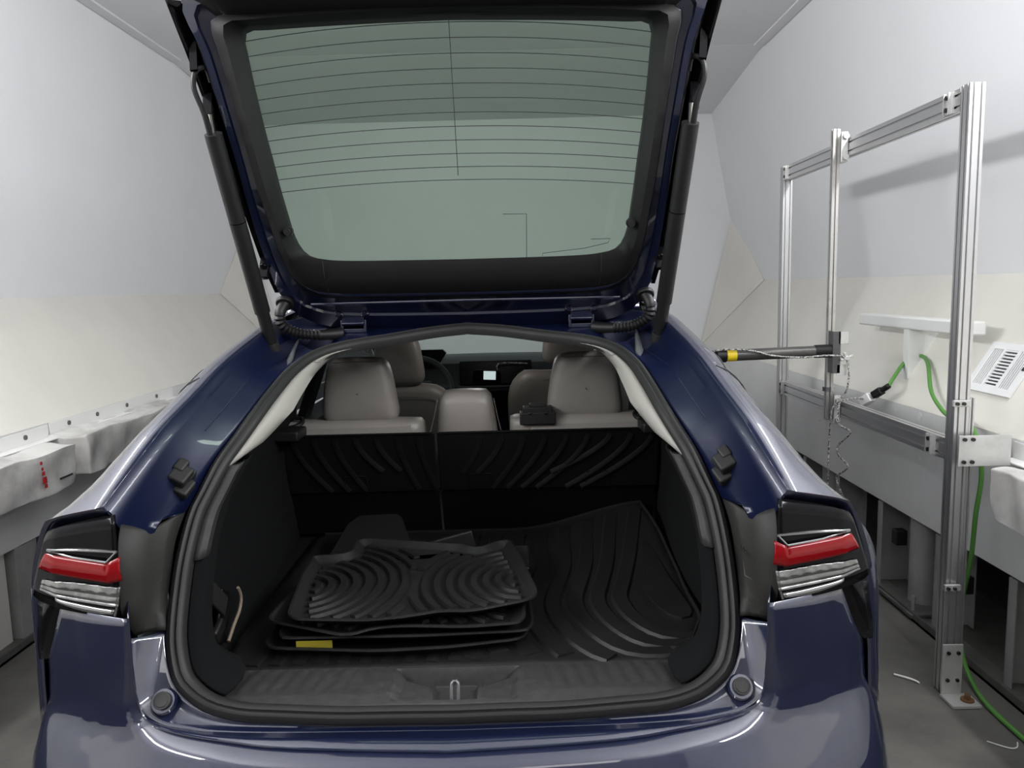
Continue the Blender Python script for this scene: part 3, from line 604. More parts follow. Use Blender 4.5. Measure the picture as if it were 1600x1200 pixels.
# beige pillar trims over the top, black lower down
zt = 1.112
ktop = min(range(NH), key=lambda i: abs(ih[i][2]-zt)+(0 if ih[i][0] > .3 and ih[i][2] > .9 else 9))
for s in SIDES:
    n = ktop+1; rows = [[], [], [], [], []]
    for i in range(n):
        f = i/(n-1); p = Vector(ih[i]); inn, nn = seal_frame(i)
        d = interp(f, [0, .3, .6, .82, .93, 1], [.030, .045, .085, .105, .070, .006]); dr = interp(f, [0, .3, .6, .82, .93, 1], [.007, .012, .026, .034, .022, .002])
        fw = Vector((0, 1, -.06))
        rows[0].append(tuple(p+fw*.002)); rows[1].append(tuple(p+inn*dr*.45+fw*d*.15)); rows[2].append(tuple(p+inn*dr*.8+fw*d*.5))
        rows[3].append(tuple(p+inn*dr+fw*d)); rows[4].append(tuple(p+inn*dr*.3+fw*(d+.025)))
    V, Fc = grid([sx(r, s) for r in rows]); mk('pillar_trim', V, Fc, 'headliner', car, thick=.002, ang=60)
    km = int(n*.52); mk('trim_joint', *tube_vf(sx([tuple(Vector(r[km])+Vector((0, -.001, .0005))) for r in rows[:4]], s), .0012, 5), 'stitch', car)
    # seam across the beige trim
    # black plastic lower pillar trim with rounded nose
    ke = min(range(NH), key=lambda i: abs(ih[i][2]-.965)+(0 if ih[i][0] > .3 else 9))
    seg = ih[ktop:ke+1]; prof = [(0, .002), (.010, .004), (.018, .016), (.019, .035), (.012, .06)]
    V, Fc = grid([sx([(p[0]-a, p[1]+b, p[2]) for p in seg], s) for a, b in prof]); mk('lower_pillar_trim', V, Fc, 'scuff_plastic', car, thick=.002)
    kf = min(range(NH), key=lambda i: abs(ih[i][2]-.745)+(0 if ih[i][0] > .3 else 9))
    seg = ih[ktop:kf+1]; rows = []
    for (a, b) in ((.004, .010), (.016, .035), (.020, .07), (.012, .105), (-.04, .16)):
        rows.append([(p[0]-a*(1-.35*k/len(seg)), p[1]+b, p[2]) for k, p in enumerate(seg)])
    V, Fc = grid([sx(r, s) for r in rows]); mk('bay_side_trim', V, Fc, 'carpet', car, thick=.004)
    # carpeted side wall with wheel housing
    rows = []
    for k in range(15):
        z = .66+(1.13-.66)*k/14; r = []
        for j in range(21):
            y = .08+.90*j/20; hump = .022*math.exp(-((y-.62)/.25)**2)*math.exp(-((z-.72)/.26)**2)
            r.append((.575-hump-.02*max(0, z-.95)/.18, y, z))
        rows.append(r)
    V, Fc = grid([sx(r, s) for r in rows]); mk('bay_side_wall', V, Fc, 'carpet', car, thick=.008)
    # shelf ledge at the top of side wall
    box('ledge_cap', (.528*s, .80, 1.062), (.075, .10, .03), 'black_plastic', car, .006)
    V, Fc = grid([sx([(.58, y, 1.125) for y in (.1, .5, .95)], s), sx([(.60, y, 1.03) for y in (.1, .5, .95)], s), sx([(.74, y, .99) for y in (.1, .5, .95)], s)]); mk('bay_upper_lining', V, Fc, 'carpet', car, thick=.006)
box('bay_floor', (0, .53, .672), (1.18, 1.06, .03), 'carpet', car, 0)
# headliner
rows = []
for y, z, xw in ((.80, 1.345, .40), (.95, 1.385, .50), (1.5, 1.40, .55), (2.2, 1.385, .57), (2.52, 1.36, .57)):
    rows.append([(x*xw, y, z-.02*x*x) for x in [-1+2*i/10 for i in range(11)]])
V, Fc = grid(rows); mk('headliner', V, Fc, 'headliner', car, thick=.008)
# scuff plate with latch well
rows = []; NX = 150
def scz(x, y):
    z = interp(y, [-.10, -.088, -.06, -.03, .02, .05, .062, .075], [.712, .722, .729, .731, .729, .724, .712, .678])
    yb = .036
    d = 0
    if abs(x) > .17 and -.055 < y < .05: d += .0030*(.5+.5*math.sin((abs(x)*1.0+y*.12)*2*math.pi/.029))*min(1, (y+.055)/.02)
    edge = .118-.055*max(0, min(1, (.03-y)/.10))**.8 if False else .118
    inx = max(0, min(1, (edge-abs(x))/.012)); iny = max(0, min(1, (yb-y)/.010))*max(0, min(1, (y+.079)/.008))
    curve = .03+ -.050*max(0, 1-(abs(x)/.118)**2)**.5
    well = inx*iny*(.010 if y < curve else .010+.020*min(1, (y-curve)/.02))
    deep = max(0, min(1, (.045-abs(x))/.006))*max(0, min(1, (y+.079)/.006))*max(0, min(1, (.0-y)/.02))*.018
    well = max(0, min(1, (.118-abs(x))/.014))*iny*(.015 if abs(x) > .045 else .004)
    bowl = .0
    cy = .034-.056*(1-(min(abs(x), .118)/.118)**2.2)
    if abs(x) < .118 and y < .036 and y > cy: bowl = .034*min(1, (y-cy)/.003)*min(1, (.036-y)/.006)
    groove = .002 if (abs(abs(x)-.140) < .0025) else 0
    return z-well-deep-bowl-groove-d
for j in range(44):
    y = -.10+.175*j/43
    xw = interp(y, [-.10, -.06, 0, .075], [.425, .452, .475, .49])
    rows.append([(xw*(-1+2*i/NX), y, scz(xw*(-1+2*i/NX), y)-.0*abs(i)) for i in range(NX+1)])
V, Fc = grid(rows); mk('scuff_plate', V, Fc, 'scuff_plastic', car, thick=.002, ang=40)
mk('striker', *join(tube_vf(cr([(-.006, -.062, .706), (-.006, -.050, .738), (0, -.048, .744), (.006, -.050, .738), (.006, -.062, .706)], 20), .0042, 8)), 'aluminium_dark', car)
# rear seat, with head restraints and handles
def pillow(name, outl, y0, depth, m, parent, n=48, lean=0.0, puff=.5):
    """cushion: (x,z) outline inflated along y"""
    P = cr(outl, n, True); cx = sum(p[0] for p in P)/n; cz = sum(p[1] for p in P)/n; rows = []
    for (t, k) in ((0, .0), (.004, .3), (.014, .55), (.035, .74), (.08, .88), (.16, .96), (.32, 1.0), (.68, 1.0), (.84, .96), (.92, .88), (.965, .74), (.986, .55), (.996, .3), (1, .0)):
        k2 = max(k, .02); rows.append([(cx+(x-cx)*k2, y0+depth*t+lean*(z-cz)*k2, cz+(z-cz)*k2) for x, z in P])
    V, Fc = grid(rows, cu=True); return mk(name, V, Fc, m, parent, ang=80)
seat = empty('rear_seat', (0, 0, 0), 0, car)
def rpoly(x0, x1, z0, z1, tw=0, r=.02):
    return [(x0+r, z0), ((x0+x1)/2, z0-.002), (x1-r, z0), (x1, z0+r), (x1-tw*.5, (z0+z1)/2), (x1-tw, z1-r), (x1-tw-r, z1), ((x0+x1)/2, z1+.004), (x0+tw+r, z1), (x0+tw, z1-r), (x0+tw*.5, (z0+z1)/2), (x0, z0+r)]
LEAN = -.43
for nm, x0, x1, z1 in (('backrest', -.60, -.142, 1.075), ('backrest', .103, .60, 1.078)):
    pillow(nm, rpoly(x0, x1, .62, z1, .01, .02), .955, .16, 'leather', seat, 60, LEAN)
pillow('centre_backrest', rpoly(-.158, .118, .62, 1.158, .060, .025), .935, .17, 'leather', seat, 60, -.30)
for cx in (-.346, .345):
    hr = pillow('head_restraint', [(cx-.095, 1.068), (cx, 1.064), (cx+.095, 1.068), (cx+.114, 1.09), (cx+.110, 1.14), (cx+.098, 1.22), (cx+.085, 1.255), (cx+.06, 1.266), (cx, 1.269), (cx-.06, 1.266), (cx-.085, 1.255), (cx-.098, 1.22), (cx-.112, 1.14), (cx-.114, 1.09)], .895, .11, 'leather', seat, 60, -.1)
    mk('restraint_socket', *join(box_vf((cx-.065, .955, 1.068), (.05, .03, .014)), box_vf((cx+.065, .955, 1.068), (.05, .03, .014)), cyl_vf((cx-.065, .955, 1.0), (cx-.065, .955, 1.09), .006), cyl_vf((cx+.065, .955, 1.0), (cx+.065, .955, 1.09), .006)), 'bolt_black', seat, bev=.003)
    mk('stitch_line', *tube_vf(cr([(cx-.07, .897, 1.256), (cx, .893, 1.259), (cx+.07, .897, 1.256)], 12), .0012, 5), 'stitch', seat)
    x0, x1 = (cx-.17, cx+.16); mk('perforated_strip', *ribbon_vf([(x0+(x1-x0)*i/12, .880, 1.052) for i in range(13)], .036, .004, (0, -.75, .66)), 'leather_hole', seat)
for x in (-.10, .066): mk('stitch_line', *tube_vf([(x*1.32, .885, 1.03), (x*1.14, .868, 1.09), (x, .850, 1.145)], .0012, 5), 'stitch', seat)
for s, x in ((-1, -.555), (1, .535)):
    mk('release_handle', *tube_vf(cr([(x-.045, .885, 1.076), (x-.03, .915, 1.088), (x+.03, .915, 1.088), (x+.04, .885, 1.078), (x+.02, .865, 1.070), (x-.02, .865, 1.068)], 30, True)+[(x-.045, .885, 1.076)], .007, 8), 'black_plastic', seat)
mk('belt_guide', *join(box_vf((.196, .885, 1.078), (.108, .05, .036)), box_vf((.196, .885, 1.100), (.088, .045, .024)), box_vf((.196, .88, 1.116), (.05, .03, .012)), box_vf((.172, .858, 1.095), (.012, .006, .008)), box_vf((.220, .858, 1.095), (.012, .006, .008))), 'black_plastic', seat, bev=.006)
# front seats
for cx, zh in ((-.37, 1.045), (.37, 1.125)):
    fs = empty('front_seat', (0, 0, 0), 0, car); k = zh-1.045
    pillow('backrest', [(cx-.25, .55), (cx, .53), (cx+.25, .55), (cx+.262, .8), (cx+.262, .93+k), (cx+.20, 1.02+k), (cx+.12, 1.055+k*.6), (cx-.12, 1.055+k*.6), (cx-.20, 1.02+k), (cx-.262, .93+k), (cx-.262, .8)], 1.95, .16, 'leather', fs, 60, -.25)
    pillow('head_restraint', [(cx-.08, zh+.01), (cx, zh+.005), (cx+.08, zh+.01), (cx+.11, zh+.04), (cx+.105, zh+.12), (cx+.09, zh+.2), (cx+.06, zh+.225), (cx-.06, zh+.225), (cx-.09, zh+.2), (cx-.105, zh+.12), (cx-.11, zh+.04)], 1.88, .11, 'leather', fs, 60, -.1)
    mk('restraint_posts', *join(cyl_vf((cx-.06, 1.95, zh-.06), (cx-.06, 1.945, zh+.05), .007), cyl_vf((cx+.06, 1.95, zh-.06), (cx+.06, 1.945, zh+.05), .007)), 'chrome', fs)
    mk('stitch_line', *tube_vf(cr([(cx-.19, 1.955, .70), (cx-.185, 1.925, .93+k*.8), (cx-.12, 1.90, 1.0+k*.8), (cx+.12, 1.90, 1.0+k*.8), (cx+.185, 1.925, .93+k*.8), (cx+.19, 1.955, .70)], 40), .0015, 5), 'stitch', fs)
    pillow('cushion', [(cx-.25, .42), (cx+.25, .42), (cx+.25, .56), (cx-.25, .56)], 2.05, .5, 'leather', fs, 30)
# dashboard
dash = empty('dashboard', (0, 0, 0), 0, car)
rows = []
for y, z in ((3.35, 1.06), (3.1, 1.085), (2.95, 1.075), (2.90, 1.05), (2.93, .90), (2.90, .80), (3.0, .5)):
    rows.append([(x, y+.05*(abs(x)/.7)**2-.0, z+(.0 if y > 3.3 else -.01*abs(x))) for x in [-.7+1.4*i/14 for i in range(15)]])
V, Fc = grid(rows); mk('dash_body', V, Fc, 'dash_dark', dash, thick=.01)
box('lower_console', (.02, 2.86, .78), (.56, .10, .27), 'dash_black', dash, .01)
mk('centre_screen', *box_vf((.035, 2.86, .998), (.40, .02, .135), Matrix.Rotation(math.radians(-8), 3, 'X')), 'dash_black', dash, bev=.006)
mk('screen_shelf', *box_vf((.035, 2.86, .922), (.42, .04, .012)), 'dash_dark', dash, bev=.004)
V, Fc = prism_vf([(-.46, 1.04), (-.285, 1.04), (-.235, 1.115), (-.255, 1.135), (-.46, 1.135)], 2.84, 2.88); mk('instrument_hood', V, Fc, 'dash_black', dash, smooth=False)
sw = empty('steering_wheel', (0, 0, 0), 0, car)
cw = Vector((-.37, 2.5, .945)); e1 = Vector((1, 0, 0)); e2 = Vector((0, .38, .92)).normalized()
rim = [cw+e1*.185*math.cos(a)+e2*.185*math.sin(a) for a in [2*math.pi*k/40 for k in range(41)]]
tube('wheel_rim', rim, .015, 'dash_dark', sw, 10)
mk('wheel_hub', *join(box_vf(cw+Vector((0, .02, 0)), (.16, .04, .11)), box_vf(cw+Vector((.11, .01, .02)), (.13, .02, .03)), box_vf(cw+Vector((-.11, .01, .02)), (.13, .02, .03))), 'dash_dark', sw, bev=.01)
tag(bpy.data.objects['centre_screen'], 'dark wide touchscreen in the dashboard')

# ---- things in the car -------------------------------------------------
def cthing(name, base, label, cat, group=None):
    """a thing standing in the car: Empty at base, parts given in car coordinates via off()"""
    o = empty(name, CARM @ Vector(base), CARROT); tag(o, label, cat, group); o['_b'] = 0; del o['_b']
    return o, (lambda P: [tuple(Vector(p)-Vector(base)) for p in P])
# small lit monitor on a bent arm in front of the touchscreen
base = (.0, 2.84, .93); o, off = cthing('dash_monitor', base, 'small black monitor with a lit screen before the dash touchscreen', 'monitor')
Rm = Matrix.Rotation(math.radians(3), 3, 'Y')
V, Fc = box_vf((-.012, 2.76, .995), (.145, .022, .062), Rm); mk('housing', off(V), Fc, 'dash_black', o, bev=.012)
V, Fc = box_vf((.004, 2.747, .996), (.066, .004, .046), Rm); mk('display', off(V), Fc, 'screen', o, smooth=False)['label'] = 'glowing pale display'
mk('bent_arm', *(lambda vf: (off(vf[0]), vf[1]))(tube_vf(cr([(.045, 2.765, 1.02), (.045, 2.77, 1.045), (.06, 2.775, 1.056), (.12, 2.79, 1.057), (.19, 2.82, 1.05), (.21, 2.85, 1.045)], 30), .0045, 8)), 'twist_cord', o)
# seat-back liners
def liner(x0, x1, label, ribs, pockets, slant):
    base = ((x0+x1)/2, 1.0, .70); o, off = cthing('seatback_liner', base, label, 'liner')
    def P(u, v, h=0):   # v 0 at the bottom, 1 at top; two leaves
        zz = .70+v*.345; yy = interp(v, [0, .42, .44, 1], [.985, .925, .905, .845]); nrm = Vector((0, -.93, -.35 if False else .37)).normalized()
        return Vector((u, yy, zz))+nrm*h
    for nm, v0, v1 in (('lower_leaf', 0, .425), ('upper_leaf', .445, 1.0)):
        rows = []
        for h in (0, .008):
            rows.append([tuple(P(x0, v0, h)), tuple(P(x1, v0, h)), tuple(P(x1, v1, h)), tuple(P(x0, v1, h))])
        V = rows[0]+rows[1]; Fq = [(0, 1, 2, 3), (7, 6, 5, 4), (0, 4, 5, 1), (1, 5, 6, 2), (2, 6, 7, 3), (3, 7, 4, 0)]
        mk(nm, off(V), Fq, 'liner_rubber', o, smooth=True, bev=.003)
        e = tube_vf([P(x0+.006, v1-.004, .010), P(x1-.006, v1-.004, .010)], .003, 6); mk('edge_bead', off(e[0]), e[1], 'liner_rubber', o)
    up = tuple((P(0, .7, 1)-P(0, .7, 0)))
    for (ut, ub, vb) in ribs:
        pts = [P(ut+(ub-ut)*(t**1.5), .955-(.955-vb)*t, .0075) for t in [i/10 for i in range(11)]]
        V, Fc = ribbon_vf(pts, .026, .0016, up); mk('rib', off(V), Fc, 'liner_rubber', o)
    n = int((x1-x0)/.062)
    for i in range(n):
        u = x0+.035+i*(x1-x0-.05)/n; V, Fc = ribbon_vf([P(u, .36, .0075), P(u, .2, .0075), P(u, .04, .0075)], .026, .0016, up); mk('rib', off(V), Fc, 'liner_rubber', o)
    for (u, v) in pockets:
        vf = tube_vf([P(u-.035, v-.13, .009), P(u-.032, v, .009), P(u+.032, v, .009), P(u+.036, v-.13, .009)], .0022, 6); mk('pocket_outline', off(vf[0]), vf[1], 'liner_rubber', o)
    return o
liner(-.567, -.112, 'narrow black ribbed liner on the left rear seat back', [(-.53+.062*i, -.43+.062*i*.86, .47 if i not in (3, 4) else .66) for i in range(7)], [(-.36, .60)], 1)
liner(-.105, .556, 'wide black ribbed liner on the right rear seat back', [(-.045+.064*i, -.085+.045*i, .47 if i not in (1, 2, 7) else .62) for i in range(10)], [(0.02, .60), (.375, .60)], -1)
# cargo mat
base = (.1, .5, .70); cm, off = cthing('cargo_mat', base, 'large black rubber cargo mat curling up at its right corner', 'mat')
def sst(a, b, x): t = max(0, min(1, (x-a)/(b-a))); return t*t*(3-2*t)
def cmz(x, y): return .7045+.095*sst(.12, .54, x)*sst(.40, 1.0, y)
def xr(y): return interp(y, [.075, .155, .28, .55, .75, .94], [.455, .495, .547, .549, .538, .515])
rows = []
for j in range(31):
    y = .075+.885*j/30; rows.append([(lerp((-.50,), (xr(y),), i/40)[0], y, 0) for i in range(41)])
for r in rows:
    for i, p in enumerate(r): r[i] = (p[0], p[1]-.040*(cmz(p[0], p[1])-.7045)/.095, cmz(p[0], p[1]))
V, Fc = grid(rows); mk('mat_sheet', off(V), Fc, 'mat_rubber', cm, thick=.004)
edge = [(xr(y)-.006, y-.040*(cmz(xr(y), y)-.7045)/.095, cmz(xr(y), y)+.004) for y in [.09+.86*i/24 for i in range(25)]]
vf = tube_vf(edge, .005, 6); mk('mat_edge', off(vf[0]), vf[1], 'mat_rubber', cm)
vf = tube_vf([(x, .955-.040*(cmz(x, .955)-.7045)/.095, cmz(x, .955)+.004) for x in [-.48+.99*i/20 for i in range(21)]], .005, 6); mk('mat_edge', off(vf[0]), vf[1], 'mat_rubber', cm)
A0 = [(.485, .90), (.435, .66), (.395, .50), (.372, .40), (.385, .30), (.425, .215), (.475, .185), (.525, .19)]
for k in range(9):
    pts = []
    for i, (x, y) in enumerate(cr(A0, 30)):
        f = i/29; dx = -.056*k; dy = -.034*k*sst(.45, .9, f)-.018*k*(1-sst(.1, .5, f))*0
        X = x+dx*(1-.25*sst(.6, 1, f))-.014*k*(1-sst(0, .45, f)); Yy = y+dy
        if Yy < .093 or X < -.47: continue
        if Yy > .935: continue
        pts.append((X, Yy-.040*(cmz(X, Yy)-.7045)/.095, cmz(X, Yy)+.0015))
    if len(pts) > 4:
        V, Fc = ribbon_vf(pts, .046, .0060); mk('raised_rib', off(V), Fc, 'mat_rubber', cm, ang=20)
lens = cr([(.485, .70), (.515, .50), (.528, .33), (.505, .275), (.465, .31), (.443, .42), (.455, .56)], 40, True)
top = [(x, y, cmz(x, y)+.0065) for x, y in lens]; bot = [(x, y, cmz(x, y)) for x, y in lens]
V, Fc = grid([bot, top], cu=True); Fc.append(tuple(range(40, 80))); mk('raised_lens', off(V), Fc, 'mat_rubber', cm, ang=20)
for i in range(11):
    x = -.43+.046*i; V, Fc = ribbon_vf([(x+.012, .19, .706), (x, .10, .706)], .030, .0045); mk('raised_rib', off(V), Fc, 'mat_rubber', cm, ang=20)
# floor mats
def offset_poly(P, d):
    n = len(P); area = sum(P[i][0]*P[(i+1) % n][1]-P[(i+1) % n][0]*P[i][1] for i in range(n)); sg = 1 if area > 0 else -1; out = []
    for i in range(n):
        t = Vector((P[(i+1) % n][0]-P[i-1][0], P[(i+1) % n][1]-P[i-1][1])); t.normalize()
        out.append((P[i][0]-t.y*d*sg, P[i][1]+t.x*d*sg))
    return out
def inside(p, P):
    c = False; n = len(P); j = n-1
    for i in range(n):
        if ((P[i][1] > p[1]) != (P[j][1] > p[1])) and (p[0] < (P[j][0]-P[i][0])*(p[1]-P[i][1])/(P[j][1]-P[i][1]+1e-12)+P[i][0]): c = not c
        j = i
    return c
def round_poly(P, r=.014):
    out = []; n = len(P)
    for i in range(n):
        a, b, c = Vector(P[i-1]), Vector(P[i]), Vector(P[(i+1) % n]); d1 = min(r, (a-b).length*.4); d2 = min(r, (c-b).length*.4)
        p0 = b+(a-b).normalized()*d1; p1 = b+(c-b).normalized()*d2
        for t in (0, .33, .66, 1): out.append(tuple(p0.lerp(b, t).lerp(b.lerp(p1, t), t)))
    return out
def floor_mat(label, outline, z0, rim, tilt=(0, 0), wave=None, ribs=None, flare=.022):
    P0 = round_poly(outline, .03); P = cr(lin(P0+[P0[0]], 60, True), 120, True)
    cx = sum(p[0] for p in P)/len(P); cy = sum(p[1] for p in P)/len(P); base = (cx, cy, z0)
    o, off = cthing('floor_mat', base, label, 'floor mat', 'spare floor mats stacked in the load bay')
    def lift(x, y): return tilt[0]*(x-cx)+tilt[1]*(y-cy)
    fl = offset_poly(P, flare+.012); wl = offset_poly(P, .010); rows = []
    wv = (lambda x, y: wave(x, y)) if wave else (lambda x, y: 0)
    for Q, h, k in ((fl, 0, 0), (offset_poly(P, flare+.006), .004, .2), (wl, rim-.003, 1), (offset_poly(P, .006), rim, 1), (offset_poly(P, .001), rim, 1), (P, rim-.004, 1), (offset_poly(P, .004), rim-.006, 1), (offset_poly(P, flare+.010), -.003, 0)):
        rows.append([(x, y, z0+h+lift(x, y)+k*wv(x, y)) for x, y in Q])
    V, Fc = grid(rows, cu=True); n = 120; Fc.append(tuple(range(n))[::-1]); Fc.append(tuple(range(7*n, 8*n)))
    sh = mk('mat_tray', off(V), Fc, 'mat_rubber', o, ang=35)
    if ribs:
        clip = offset_poly(P, flare+.022)
        for (c, r0, r1, dr, side, xm) in ribs:
            r = r0
            while r < r1:
                run = []; runs = []
                for k in range(91):
                    a = -math.pi/2+math.pi*k/90; x = c[0]+side*r*math.cos(a); y = c[1]+r*1.15*math.sin(a)
                    ok = inside((x, y), clip) and (x-xm)*side < -.004
                    if ok: run.append((x, y, z0+.001+lift(x, y)))
                    elif run: runs.append(run); run = []
                if run: runs.append(run)
                for q in runs:
                    if len(q) > 5: V, Fc = ribbon_vf(q, .0185, .0075); mk('curved_rib', off(V), Fc, 'mat_rubber', o, ang=20)
                r += dr
        for k in range(7):      # fine cross ribs between the arcs
            pass
    return o, off
R4 = [(-.415, .125), (-.17, .098), (-.02, .108), (.138, .140), (.15, .30), (.13, .56), (-.40, .58), (-.43, .40)]
o, off = floor_mat('black rubber floor mat at the bottom of the stack', R4, .7125, .024)
R3_ = [(-.385, .122), (-.08, .118), (.146, .130), (.156, .17), (.15, .40), (.12, .60), (-.36, .60), (-.40, .40)]
o3, off3 = floor_mat('black rubber floor mat second from the bottom, with yellow sticker', R3_, .738, .020)
V, Fc = box_vf((-.305, .1235, .7405), (.075, .002, .016)); tag(mk('sticker', off3(V), Fc, 'yellow_dim', o3, smooth=False), 'yellow paper sticker')
R2_ = [(-.42, .165), (-.225, .078), (-.185, .112), (-.125, .122), (.015, .108), (.128, .122), (.137, .145), (.14, .30), (.10, .58), (-.30, .60), (-.40, .40)]
floor_mat('black rubber floor mat just under the topmost one', R2_, .762, .017, ribs=[((-.40, .33), .05, .27, .030, 1, -.13), ((.14, .33), .05, .27, .030, -1, -.13)])
R1_ = [(-.365, .141), (-.345, .115), (-.186, .100), (-.103, .116), (-.039, .140), (.022, .132), (.157, .190), (.168, .227), (.134, .453), (.106, .588), (.080, .585), (.010, .520), (-.003, .556), (-.291, .630), (-.313, .605), (-.306, .510), (-.381, .499), (-.400, .508), (-.393, .359)]
floor_mat('topmost black rubber floor mat with concentric curved ribs', R1_, .785, .017, flare=.014, ribs=[((-.375, .31), .035, .30, .0285, 1, -.125), ((.135, .33), .03, .30, .0285, -1, -.118)])
# a mat with a heel tongue standing up behind the stack
base = (-.27, .72, .705); o, off = cthing('floor_mat', base, 'black floor mat standing up behind the stack, with narrow tongue', 'floor mat', 'spare floor mats stacked in the load bay')
tg = [(-.40, .62), (-.372, .80), (-.345, .84), (-.235, .845), (-.218, .83), (-.175, .70), (-.15, .62)]
def tz(x, y): return .715+(y-.60)*.33 if y < .9 else .715
tgp = lin(round_poly(tg, .012)+[round_poly(tg, .012)[0]], 60, True)
tp_ = [(x, y, .735+(y-.62)*.30) for x, y in tgp]; bt_ = [(x, y, .725+(y-.62)*.30) for x, y in tgp]
V, Fc = grid([bt_, tp_], cu=True); Fc += [tuple(range(60))[::-1], tuple(range(60, 120))]; mk('tongue', off(V), Fc, 'mat_rubber', o, ang=30)
bd = [(-.42, .50), (-.40, .62), (-.15, .62), (.0, .66), (.005, .56)]
bdp = lin(round_poly(bd, .012)+[round_poly(bd, .012)[0]], 60, True); tp_ = [(x, y, .735) for x, y in bdp]; bt_ = [(x, y, .712) for x, y in bdp]
V, Fc = grid([bt_, tp_], cu=True); Fc += [tuple(range(60))[::-1], tuple(range(60, 120))]; mk('mat_body', off(V), Fc, 'mat_rubber', o, ang=30)
V, Fc = box_vf((.13, .52, .772), (.05, .10, .012), Matrix.Rotation(.3, 3, 'X')); mk('corner_flap', off(V), Fc, 'mat_rubber', o, bev=.005)
V, Fc = box_vf((-.06, .625, .775), (.14, .012, .05), Matrix.Rotation(-.25, 3, 'Y')); mk('rear_lip', off(V), Fc, 'mat_rubber', o, bev=.004)
# strap in the left side pocket
base = (-.53, .22, .70); o, off = cthing('tie_strap', base, 'black webbing strap bundled in the left side pocket', 'strap')
V, Fc = box_vf((-.545, .235, .800), (.010, .045, .11), Matrix.Rotation(math.radians(48), 3, 'X')); mk('strap_loop', off(V), Fc, 'rubber', o, bev=.004)
V, Fc = box_vf((-.550, .265, .745), (.010, .05, .12), Matrix.Rotation(math.radians(-28), 3, 'X')); mk('strap_loop', off(V), Fc, 'dash_black', o, bev=.004)
V, Fc = box_vf((-.540, .215, .735), (.014, .05, .03), Matrix.Rotation(math.radians(20), 3, 'X')); mk('buckle', off(V), Fc, 'black_plastic', o, bev=.005)
vf = tube_vf(cr([(-.535, .335, .785), (-.535, .350, .755), (-.535, .335, .730), (-.535, .295, .712), (-.535, .255, .690)], 16), .004, 6); mk('pale_edge', off(vf[0]), vf[1], 'tan', o)['label'] = 'pale frayed edge'

# ================================================================== aluminium frame on the right
def extr_vf(c, axis, L, wa, wb, na, nb):
    """slotted extrusion: c centre, axis 'x','y','z'; section wa x wb with na / nb slots on the faces"""
    def face(wd, n):   # points along one face from -wd/2 to wd/2 with slots cut in
        out = [(-wd/2, 0)]; pitch = wd/n; g = .008 if wd > .05 else .006
        for i in range(n):
            m = -wd/2+pitch*(i+.5); out += [(m-g/2, 0), (m-g/2, -.009), (m+g/2, -.009), (m+g/2, 0)]
        return out
    poly = []
    for (wd, hh, n, rot) in ((wa, wb/2, na, 0), (wb, wa/2, nb, 1), (wa, wb/2, na, 2), (wb, wa/2, nb, 3)):
        for (u, d) in face(wd, n):
            u, v = u, -(hh+d); a = rot*math.pi/2
            poly.append((u*math.cos(a)-v*math.sin(a), u*math.sin(a)+v*math.cos(a)))
    n = len(poly); V = []
    for e in (-L/2, L/2):
        for (u, v) in poly:
            V.append({'z': (c[0]+u, c[1]+v, c[2]+e), 'y': (c[0]+u, c[1]+e, c[2]+v), 'x': (c[0]+e, c[1]+u, c[2]+v)}[axis])
    return V, [tuple(range(n))[::-1], tuple(range(n, 2*n))]+[(i, (i+1) % n, n+(i+1) % n, n+i) for i in range(n)]
FX = 1.50
fr = empty('aluminium_frame', (FX, 2.6, 0)); tag(fr, 'tall slotted aluminium frame standing beside the right wall', 'frame')
fo = lambda P: [tuple(Vector(p)-Vector((FX, 2.6, 0))) for p in P]
def fpart(name, vf, m, bev=0, smooth=False): return mk(name, fo(vf[0]), vf[1], m, fr, smooth=smooth, bev=bev)
fpart('post', extr_vf((FX, 2.60, 1.045), 'z', 2.08, .050, .050, 2, 2), 'aluminium')
fpart('post', extr_vf((FX, 4.33, 1.045), 'z', 2.08, .050, .050, 2, 2), 'aluminium')
fpart('rail', extr_vf((FX, 3.465, 2.045), 'y', 1.655, .04, .075, 1, 2), 'aluminium')
fpart('rail', extr_vf((FX, 3.465, .875), 'y', 1.655, .04, .075, 1, 2), 'aluminium')
for y, z in ((2.70, 2.045), (4.27, 2.045), (2.72, .875), (4.27, .875)):
    p = fpart('corner_clamp', join(box_vf((FX-.022, y, z), (.006, .055, .07)), box_vf((FX-.028, y-.015, z), (.012, .006, .07)), box_vf((FX-.028, y+.015, z), (.012, .006, .07))), 'plate_metal')
    for dz in (-.02, .02):
        c_ = cyl_vf((FX-.025, y, z+dz), (FX-.035, y, z+dz), .008, 8); mk('bolt', fo(c_[0]), c_[1], 'bolt_black', fr)
# splice of the near post: thicker lower sleeve on its face, with clamps
fpart('post_sleeve', extr_vf((FX+.034, 2.600, .53), 'z', 1.06, .016, .050, 1, 2), 'aluminium')
for z in (1.045, .40):
    fpart('band_clamp', box_vf((FX-.012, 2.560, z), (.055, .012, .022)), 'plate_metal', .002)
    for dx in (-.026, -.004):
        c_ = cyl_vf((FX+dx-.004, 2.556, z), (FX+dx-.004, 2.546, z), .006, 8); mk('bolt', fo(c_[0]), c_[1], 'bolt_black', fr)
fpart('gusset_plate', box_vf((FX+.065, 2.545, .885), (.175, .005, .105)), 'plate_metal', .001)
for dx in (-.006, .022):
    for z in (.925, .848): c_ = cyl_vf((FX+dx, 2.543, z), (FX+dx, 2.535, z), .0065, 10); mk('bolt', fo(c_[0]), c_[1], 'bolt_black', fr)
fpart('foot_plate', join(box_vf((FX-.002, 2.556, .10), (.07, .006, .19)), box_vf((FX+.01, 2.515, .0075), (.10, .085, .01))), 'plate_metal', .001)
